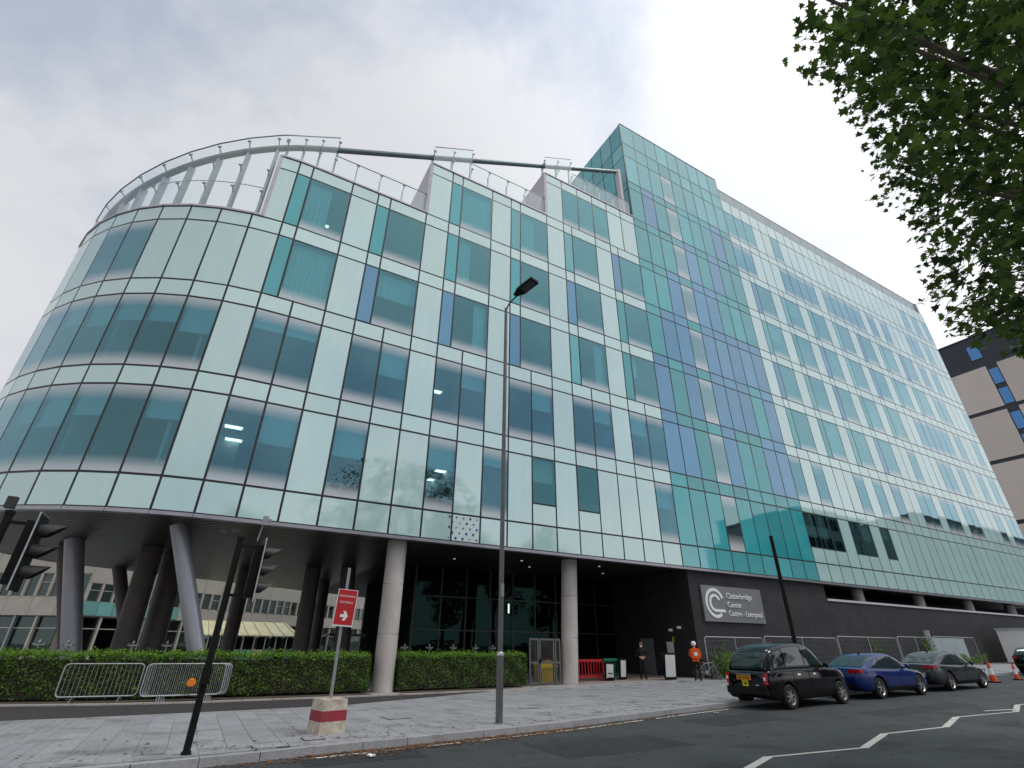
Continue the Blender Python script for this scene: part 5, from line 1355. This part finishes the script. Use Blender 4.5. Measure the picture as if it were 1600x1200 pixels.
MB().box((.27, 0, .90), (.25, .13, .05)).bar((.30, 0, .8), (.28, 0, .89), .03).build('saddle', 'black_matt', bk)
MB().tube([(.95, -.26, .98), (.84, -.2, 1.0), (.82, 0, .95), (.84, .2, 1.0), (.95, .26, .98)], .015, 8).build('handlebar', 'black_matt', bk)
MB().lathe([(.0, -.01), (.09, -.01), (.09, .01), (0, .01)], (.42, -.05, .32), 14, 'y').bar((.42, -.06, .32), (.50, -.06, .17), .02).bar((.42, .06, .32), (.34, .06, .47), .02).build('crank', 'galv', bk)
# =================================================================== HEDGES, SHRUBS, TREES
leaf_mat('leaf_hedge', (0.022, 0.060, 0.008), (0.11, 0.22, 0.022), (0.17, 0.26, 0.04), trans=0.3)
leaf_mat('leaf_shoot', (0.07, 0.18, 0.012), (0.22, 0.40, 0.04), trans=0.4)
leaf_mat('leaf_tree', (0.010, 0.030, 0.006), (0.095, 0.165, 0.026), trans=0.42)
leaf_mat('leaf_far', (0.02, 0.045, 0.012), (0.05, 0.09, 0.02), trans=0.2)
leaf_mat('leaf_shrub', (0.05, 0.10, 0.02), (0.20, 0.33, 0.06), trans=0.35)
pmat('twig', (0.035, 0.026, 0.018), rough=0.85, var=0.25)
pmat('bark', (0.12, 0.10, 0.075), rough=0.9, var=0.35, scale=3, bump=0.5, bscale=12)
def quad_leaf(mb, p, n, s, rnd, asp=.6):
    a = Vector((rnd.gauss(0, 1), rnd.gauss(0, 1), rnd.gauss(0, 1))); n = n.normalized(); u = (a - n * a.dot(n))
    if u.length < 1e-4: return
    u.normalize(); v = n.cross(u)
    f = n * s * .22
    mb.add([p - u * s, p + v * s * asp + f, p + u * s, p - v * s * asp + f], [(0, 1, 2, 3)])
def hedge(name, label, front, depth, h, dens, seed):
    rnd = random.Random(seed)
    hg = thing(name, label, 'hedge', (front[0][0], front[0][1], 0)); o = Vector((front[0][0], front[0][1], 0))
    F = [Vector((x, y, 0)) - o for x, y in front]
    core = MB(); fol = MB(); sh = MB()
    for a, b in zip(F, F[1:]):
        d = b - a; L_ = d.length; d.normalize(); n = Vector((-d.y, d.x, 0))
        core.prism([tuple((a + n * .12).xy), tuple((b + n * .12).xy), tuple((b + n * (depth - .12)).xy), tuple((a + n * (depth - .12)).xy)], .10, h - .14)
        for k in range(int(L_ * h * dens)):
            s_, z = rnd.uniform(-.05, L_ + .05), h * (rnd.random() ** .85)
            bulge = .05 * sin(s_ * 5.1 + z * 7) + .04 * sin(s_ * 11.3 - z * 5) + (.10 * max(0, .25 - z) * -4 if z < .25 else 0)
            p = a + d * s_ - n * (bulge + rnd.gauss(0, .035) - abs(rnd.gauss(0, .06)) * -0 ) + n * abs(rnd.gauss(0, .05)) + Vector((0, 0, .06 + z * .96))
            quad_leaf(fol, p, (-n + Vector((rnd.gauss(0, .7), rnd.gauss(0, .7), rnd.gauss(.35, .6)))), rnd.uniform(.022, .046), rnd)
        for k in range(int(L_ * depth * dens * 1.0)):
            s_, q = rnd.uniform(-.05, L_ + .05), rnd.uniform(0, depth)
            z = h + .05 * sin(s_ * 2.3 + 1) * sin(s_ * 5.1) + .035 * sin(s_ * 9.7 + q * 5) + rnd.gauss(0, .035) + (rnd.random() ** 6) * .16
            quad_leaf(sh if rnd.random() < .75 else fol, a + d * s_ + n * q + Vector((0, 0, z)), Vector((rnd.gauss(0, .6), rnd.gauss(0, .6), 1)), rnd.uniform(.022, .046), rnd)
        for k in range(int(L_ * 110)):                       # bright shoots along the front top edge
            s_ = rnd.uniform(0, L_); zz = h - abs(rnd.gauss(0, .10)) + .05
            p = a + d * s_ - n * rnd.gauss(.02, .05) + Vector((0, 0, zz + rnd.random() * .06 + (rnd.random() ** 5) * .12 + .04 * sin(s_ * 2.3 + 1) * sin(s_ * 5.1)))
            quad_leaf(sh, p, -n + Vector((rnd.gauss(0, .6), rnd.gauss(0, .6), .8)), rnd.uniform(.022, .042), rnd)
    for a, b in ((F[0], F[1]), (F[-1], F[-2])):              # ends
        d = (b - a).normalized(); n = Vector((-(F[1] - F[0]).normalized().y, (F[1] - F[0]).normalized().x, 0))
        for k in range(int(depth * h * dens)):
            p = a - d * (.02 + rnd.gauss(0, .04)) + n * rnd.uniform(0, depth) + Vector((0, 0, .05 + rnd.random() * h))
            quad_leaf(fol, p, -d + Vector((rnd.gauss(0, .6), rnd.gauss(0, .6), .4)), rnd.uniform(.022, .046), rnd)
    core.build('branch_core', 'twig', hg); tag(fol.build('foliage', 'leaf_hedge', hg), kind='stuff'); tag(sh.build('young_shoots', 'leaf_shoot', hg), kind='stuff')
hedge('hedge', 'long clipped green hedge behind the crowd barriers, left of the concrete pillar', [(-9.6, 24.3), (-4.8, 23.0), (-2.5, 22.4), (.4, 22.1), (2.3, 22.05), (6.1, 22.1)], 1.15, 1.27, 620, 1)
hedge('hedge', 'short clipped green hedge behind the street lamp, right of the concrete pillar', [(7.5, 22.3), (10.5, 22.65), (13.75, 22.95)], 1.05, 1.28, 620, 2)

def shrub(x, y, h, w, label, seed, n=420):
    rnd = random.Random(seed); s = thing('shrub', label, 'shrub', (x, y, gz(x)), 0, 'shrubs along the brick wall'); st = MB(); lf = MB()
    for k in range(9):
        a = rnd.uniform(0, 6.28); hh = h * rnd.uniform(.55, 1); tip = Vector((w * cos(a) * rnd.random(), w * .6 * sin(a) * rnd.random(), hh))
        st.tube([(0, 0, 0), tuple(tip * .5 + Vector((0, 0, .1))), tuple(tip)], [.014, .010, .004], 5)
        for q in range(n // 9):
            t_ = rnd.uniform(.25, 1); p = tip * t_ + Vector((rnd.gauss(0, .13), rnd.gauss(0, .1), rnd.gauss(0, .08)))
            quad_leaf(lf, p, Vector((rnd.gauss(0, 1), rnd.gauss(0, 1), .6)), rnd.uniform(.04, .09), rnd, .45)
    st.build('stems', 'twig', s); tag(lf.build('foliage', 'leaf_shrub', s), kind='stuff')
shrub(26.3, 22.05, 1.9, .9, 'leafy shrub between the rider and the taxi roof', 31)
shrub(25.0, 21.2, 1.25, .9, 'low bright green plant beside the bicycle', 32, 900)
shrub(42.4, 22.0, 2.3, .7, 'thin shrub by the wall above the blue saloon', 33)
shrub(33.0, 22.0, 2.0, .7, 'shrub against the wall behind the taxi windscreen', 34)
shrub(48.2, 21.2, 2.3, 1.3, 'dark bushy shrub beside the grey hoarding sheets', 35, 600)
shrub(51.5, 20.6, .9, 2.6, 'low spreading green shrub in front of the hoarding', 36, 600)

# ---- the tree whose crown hangs into the top right corner
LOBE = [(0, -.5), (.16, -.34), (.50, -.30), (.30, -.02), (.52, .20), (.20, .18), (.0, .62), (-.20, .18), (-.52, .20), (-.30, -.02), (-.50, -.30), (-.16, -.34)]
def lobed(mb, p, n, s, up):
    n = n.normalized(); v = up - n * up.dot(n)
    if v.length < 1e-4: return
    v.normalize(); u = v.cross(n)
    mb.add([p + (u * x + v * y) * s + n * (abs(x) * -.22 * s + y * y * -.10 * s) for x, y in LOBE], [(0, 1, 2, 3, 9, 10, 11), (3, 4, 5, 7, 8, 9), (5, 6, 7)])
EDGE = [(-300, 1120), (-100, 1190), (0, 1240), (50, 1232), (85, 1225), (120, 1226), (140, 1290), (170, 1318), (205, 1342), (245, 1352), (290, 1352), (328, 1362), (342, 1418), (385, 1428), (420, 1432), (470, 1438), (508, 1450), (524, 1478), (540, 1530), (556, 1575), (575, 1625)]
def in_crown(p, slack=0):
    q = proj(p)
    if not q or q[2] < 4.0: return False
    if q[0] > 1660 or q[1] < -140 or q[1] > 1200: return True
    if q[1] > 575: return False
    return q[0] > interp(EDGE, q[1]) - slack
def overhanging_tree():
    rnd = random.Random(17)
    T = thing('street_tree', 'leafy tree overhanging the top right corner of the picture', 'tree', (14.6, -1.6, gz(14.6)))
    o = Vector((14.6, -1.6, gz(14.6)))
    tr = MB(); tr.tube([(0, 0, -.2), (.05, .05, 1.2), (-.05, .1, 3.4), (-.3, .3, 5.6)], [.42, .34, .29, .24], 14); tk = tr.build('trunk', 'bark', T, smooth=True)
    C = Vector((13.2, 0.1, 10.4)); RR = Vector((8.4, 6.2, 6.6))
    lv = MB(); br = MB(); tw = MB(); fork = Vector((-.3, .3, 5.5))
    limbs = [Vector(q) - o for q in ((8.0, 1.2, 11.5), (9.3, 1.5, 8.6), (10.6, 1.7, 7.2), (7.0, 1.6, 12.8), (12, 2.5, 12), (17, 2, 12), (18.5, -1.5, 10), (14, -4.5, 11.5), (11, -3, 14), (14, 1, 15.5), (9.0, 1.2, 10.0), (10.2, 1.2, 11.0))]
    for tip in limbs:
        mid = fork.lerp(tip, .5) + Vector((rnd.gauss(0, .3), rnd.gauss(0, .3), .6))
        br.tube([tuple(fork), tuple(mid), tuple(tip)], [.15, .085, .02], 8)
    br.build('limbs', 'bark', T, smooth=True)
    cnt = 0; tries = 0
    while cnt < 2150 and tries < 90000:
        tries += 1
        d = Vector((rnd.uniform(-1, 1), rnd.uniform(-1, 1), rnd.uniform(-1, 1)))
        if d.length > 1: continue
        p = Vector((C.x + d.x * RR.x, C.y + d.y * RR.y, C.z + d.z * RR.z))
        if p.z < 4.2: continue
        q = proj(p); vis = q and q[2] > 4 and -60 < q[0] < 1660 and -60 < q[1] < 620
        if not in_crown(p, -6): continue
        if not vis and rnd.random() < .72: continue
        if vis:
            e = q[0] - interp(EDGE, q[1])
            if e < 110 and rnd.random() > .22 + e / 140: continue
            if sin(p.x * 2.3 + 1) + sin(p.y * 2.9 + p.z * 1.3) + sin(p.z * 2.6 - p.x) < -.75 + rnd.gauss(0, .35): continue
        out = Vector((d.x, d.y, -.35)).normalized(); L_ = rnd.uniform(.35, .85)
        a = p - out * L_ * .5; b = p + out * L_ * .5
        if not (in_crown(a, -2) and in_crown(b, -2)): continue
        cnt += 1
        tw.tube([tuple(a - o), tuple(p - o + Vector((0, 0, .05))), tuple(b - o)], [.010, .007, .004], 4, caps=False)
        for k in range(rnd.randint(7, 12)):
            t_ = rnd.random(); pos = a.lerp(b, t_) + Vector((rnd.gauss(0, .16), rnd.gauss(0, .16), rnd.gauss(-.05, .12)))
            if not in_crown(pos, 6): continue
            nrm = Vector((rnd.gauss(0, .75), rnd.gauss(0, .75), 1)); up = out + Vector((rnd.gauss(0, .5), rnd.gauss(0, .5), rnd.gauss(-.5, .4)))
            lobed(lv, pos - o, nrm, rnd.uniform(.10, .21), up)
    tw.build('twigs', 'twig', T); tag(lv.build('crown', 'leaf_tree', T), kind='stuff')
overhanging_tree()

# ---- trees and blocks across the street: the photograph shows them mirrored in the glass
def far_tree(x, y, h, w, label, seed):
    rnd = random.Random(seed); T = thing('roadside_tree', label, 'tree', (x, y, gz(x)), 0, 'trees across the street mirrored in the glass'); tr = MB(); lf = MB()
    tr.tube([(0, 0, -.2), (0, 0, h * .3), (.2, 0, h * .6)], [.28, .2, .1], 10)
    blobs = []
    for k in range(11):
        a = rnd.uniform(0, 6.28); r = w * rnd.uniform(.1, .62); z = h * rnd.uniform(.35, .88)
        c = Vector((r * cos(a), r * sin(a), z)); blobs.append((c, rnd.uniform(.28, .46) * w)); tr.tube([(0, 0, h * .3), tuple(c * .6 + Vector((0, 0, h * .12))), tuple(c)], [.10, .06, .02], 6)
    for c, r in blobs:
        for k in range(230):
            d = Vector((rnd.gauss(0, 1), rnd.gauss(0, 1), rnd.gauss(0, 1))).normalized(); p = c + d * r * rnd.uniform(.55, 1.08)
            quad_leaf(lf, p, d + Vector((0, 0, .4)), rnd.uniform(.14, .30), rnd, .7)
    tr.build('trunk', 'bark', T, smooth=True); tag(lf.build('crown', 'leaf_far', T), kind='stuff')
for k, (x, y, h, w) in enumerate(((-8, -13, 13, 5), (2, -12, 13.5, 5), (12, -13, 14.5, 5), (22, -12, 17.5, 5.2), (30, -14, 15, 4.6), (37, -12, 17, 5), (47, -12, 14, 5))):
    far_tree(x, y, h, w, ['first', 'second', 'third', 'fourth', 'fifth', 'sixth', 'seventh'][k] + ' tree from the left across the street, seen only mirrored in the lower glass', 50 + k)
pmat('far_render', (0.30, 0.33, 0.34), rough=0.8, var=0.12, scale=.2)
pmat('far_dark', (0.06, 0.075, 0.08), rough=0.5, var=0.12, scale=.2)
window_glass('far_glass', (0.10, 0.15, 0.18), (.1, .15, .16), 0.1)
def far_block(name, label, x0, x1, y0, y1, h, mat, nwin, nst):
    B = thing(name, label, 'building', ((x0 + x1) / 2, (y0 + y1) / 2, gz(x0))); w, d = x1 - x0, y1 - y0
    MB().box((0, 0, h / 2 - .5), (w, d, h + 1)).build('wall', mat, B); MB().box((0, 0, h + .2), (w + .4, d + .4, .4)).build('roof', 'roof_grey', B)
    for r in range(nst):
        for c_ in range(nwin):
            cx_ = -w / 2 + w * (c_ + .5) / nwin; cz_ = h * (r + .55) / nst
            f = MB().box((cx_, d / 2 + .02, cz_), (w / nwin * .72, .08, h / nst * .55)).build('window', 'post_dark', B)
            MB().box((cx_, d / 2 + .07, cz_), (w / nwin * .66, .03, h / nst * .49)).build('pane', 'far_glass', f)
far_block('low_office_block', 'dark low office block across the street, mirrored at the lower right of the glass', 84, 91, -26, -10, 17.5, 'far_dark', 3, 4)
far_block('grey_office_block', 'grey office block across the street mirrored in the right half of the glass', 91.3, 112, -28, -10, 23.5, 'far_render', 7, 6)
far_block('tall_far_block', 'long grey block far down the opposite side mirrored at the right end', 138, 205, -30, -10, 27.5, 'far_render', 16, 7)

# =================================================================== OLD HOSPITAL BLOCK BEHIND
pmat('beige_panel', (0.40, 0.365, 0.325), rough=0.8, var=0.10, scale=.8, obj_var=.05)
pmat('beige_joint', (0.20, 0.185, 0.165), rough=0.9, var=0.1)
pmat('turquoise', (0.16, 0.37, 0.35), rough=0.35, var=0.1, obj_var=.1)
pmat('frame_cream', (0.46, 0.43, 0.37), rough=0.6, var=0.1)
pmat('canopy_yellow', (0.58, 0.54, 0.34), rough=0.5, var=0.18, scale=1.2)
pmat('door_blue', (0.03, 0.10, 0.34), rough=0.4, var=0.1)
window_glass('old_glass', (0.09, 0.115, 0.115), (.25, .3, .28), 0.25)
def wall_block(name, label, P, d, L_, base_rows, seed, H=13, depth=9):
    """long concrete-panelled block: P start corner, d unit direction along its front (front faces right of d)"""
    B = thing(name, label, 'building', (P[0], P[1], 0), atan2(d[1], d[0]))
    w0, w1, pitch = base_rows
    MB().box((L_ / 2, depth / 2 + .35, H / 2 - .2), (L_, depth, H)).build('wall', 'beige_joint', B)
    n = int(L_ / pitch); rnd = random.Random(seed)
    for zb in (w0, w0 + 4.2):
        zt = zb + (w1 - w0)
        for k in range(n):
            x = pitch * (k + .5)
            f = MB(); wd = pitch * .76
            f.box((x, .10, (zb + zt) / 2), (wd + .10, .10, zt - zb + .06)); fo = f.build('window', 'frame_cream', B)
            MB().box((x, .035, (zb + zt) / 2), (wd - .02, .03, zt - zb - .06)).build('pane', 'old_glass', fo)
            if rnd.random() < .5: MB().box((x, .012, zb + (zt - zb) * .62), (wd - .02, .03, .05)).build('glazing_bar', 'frame_cream', fo)
            MB().box((pitch * k, .0, (zb + zt) / 2), (pitch * .17, .30, zt - zb)).build('fin', 'beige_panel', B)
    for za, zc in ((3.72, w0 - .02), (w1 + .02, w0 + 4.18), (w1 + 4.22, H - .3)):
        m_ = int(L_ / (pitch * 2))
        for k in range(m_): MB().box((pitch * 2 * (k + .5), .12, (za + zc) / 2), (pitch * 2 - .03, .42, zc - za - .03)).build('concrete_panel', 'beige_panel', B)
    for k in range(int(L_ / 1.9)):
        x = 1.9 * (k + .5); g_ = MB().box((x, .32, 1.85), (1.74, .06, 3.5)).build('ground_glazing', 'old_glass', B)
        MB().box((1.9 * k, .12, 1.85), (.16, .3, 3.7)).build('post', 'frame_cream' if k % 3 else 'galv_dull', B)
        MB().box((x, .26, 2.75), (1.74, .06, .07)).build('glazing_bar', 'frame_cream', g_)
    return B
dd = (.8166, .5772)
obk = wall_block('old_hospital_wing', 'long beige concrete hospital wing with strip windows seen beneath the glass building', (-9.3, 60.0), dd, 52, (4.92, 6.38, 1.09), 4)
for k in range(7): MB().box((.6 + 1.25 * k, -.12, 4.35), (1.2, .05, 1.1)).build('turquoise_panel', 'turquoise', obk)
wall_block('old_hospital_block', 'beige concrete hospital block with tall windows at the far left', (-29.0, 71.2), (.8725, -.4886), 22.6, (5.27, 7.15, 1.13), 5)
sh_ = thing('glazed_shelter', 'glazed entrance shelter with yellowish sloping roof in front of the beige wing', 'shelter', (4.4, 62.0, 0), radians(8))
mb = MB(); mb.add([(-5.0, -1.7, 2.45), (4.9, -1.7, 2.45), (4.0, 1.7, 3.75), (-4.6, 1.7, 3.75), (-5.0, -1.7, 2.37), (4.9, -1.7, 2.37), (4.0, 1.7, 3.67), (-4.6, 1.7, 3.67)], [(0, 1, 2, 3), (7, 6, 5, 4), (0, 4, 5, 1), (1, 5, 6, 2), (2, 6, 7, 3), (3, 7, 4, 0)]); mb.build('roof', 'canopy_yellow', sh_, fix=True)
for k in range(9): MB().bar((-4.8 + 1.15 * k, -1.72, 2.48), (-4.45 + 1.03 * k, 1.68, 3.78), .07).build('roof_rib', 'frame_cream', sh_)
for k in range(10):
    x = -4.6 + 1.02 * k
    MB().box((x, -1.5, 1.2), (.09, .09, 2.4)).build('post', 'frame_cream', sh_)
    if k < 9:
        MB().box((x + .51, -1.48, 1.75), (.9, .03, 1.0)).build('glass_pane', 'old_glass', sh_)
        MB().box((x + .51, -1.47, .65), (.9, .04, 1.1)).build('lower_panel', ['turquoise', 'old_glass', 'old_glass', 'turquoise', 'turquoise', 'canopy_yellow', 'door_blue', 'old_glass', 'door_blue'][k], sh_)
kk = thing('smoking_kiosk', 'small grey-roofed kiosk beside the left concrete pillar', 'kiosk', (8.1, 35.6, 0))
MB().box((0, 0, 1.05), (1.7, 1.2, 2.1)).build('kiosk_body', 'old_glass', kk); MB().box((0, -.05, 2.2), (2.2, 1.6, .14)).build('kiosk_roof', 'post_grey', kk)
for x in (-.8, -.27, .27, .8): MB().box((x, -.61, 1.05), (.06, .05, 2.1)).build('post', 'galv', kk)
for x in (-.53, 0, .53): MB().box((x, -.62, 1.2), (.44, .02, 1.3)).build('pale_panel', 'louvre_pale', kk)

# =================================================================== BRICK BLOCK AT THE RIGHT
surf('tan_brick', ((0.56, 0.495, 0.445), (0.61, 0.54, 0.49)), (.15, .4), rough=0.85, bscale=90, bump=0.02)
pmat('dark_cladding', (0.030, 0.036, 0.046), rough=0.45, var=0.12, scale=.3, metal=.2)
window_glass('block_glass', (0.10, 0.24, 0.50), (.2, .3, .4), 0.15)
bb = thing('brick_block', 'tan brick block with dark top storey and blue slit windows at right edge', 'building', (140, 44, 0))
ZS = lambda z: 1.6 + (z - 1.6) * 1.4
MB().box((12, 0, ZS(47.6) / 2), (24, 43.4, ZS(47.6))).build('dark_frame', 'dark_cladding', bb)
lev = [(3.5, 9.6), (10.2, 18.0), (18.6, 26.9), (27.5, 34.6), (35.2, 42.1)]
for a_, b_ in lev:
    z0, z1 = ZS(a_), ZS(b_)
    for y0, y1 in ((-21.6, -13.6), (-11.6, 4.0), (6.0, 21.6)):
        MB().box((-.1, (y0 + y1) / 2, (z0 + z1) / 2), (.3, y1 - y0, z1 - z0)).build('brick_panel', 'tan_brick', bb)
    for yc in (-12.6, 5.0):
        for q in (0, 1):
            za = z0 + .1 + q * (z1 - z0) / 2; hh = (z1 - z0) * .40; f = MB().box((-.02, yc, za + hh / 2), (.10, 1.8, hh)).build('slit_window', 'post_dark', bb)
            MB().box((-.09, yc, za + hh / 2), (.06, 1.6, hh - .25)).build('pane', 'block_glass', f)
for yc in (-10.9, 6.5):
    f = MB().box((-.02, yc, ZS(44.9)), (.12, 2.3, 3.7)).build('slit_window', 'post_dark', bb); MB().box((-.1, yc, ZS(44.9)), (.06, 2.0, 3.4)).build('pane', 'block_glass', f)
MB().box((12, 0, ZS(47.6) + .1), (24.4, 43.8, .3)).build('roof', 'dark_cladding', bb)
print('OBJECT COUNT', len(bpy.data.objects))
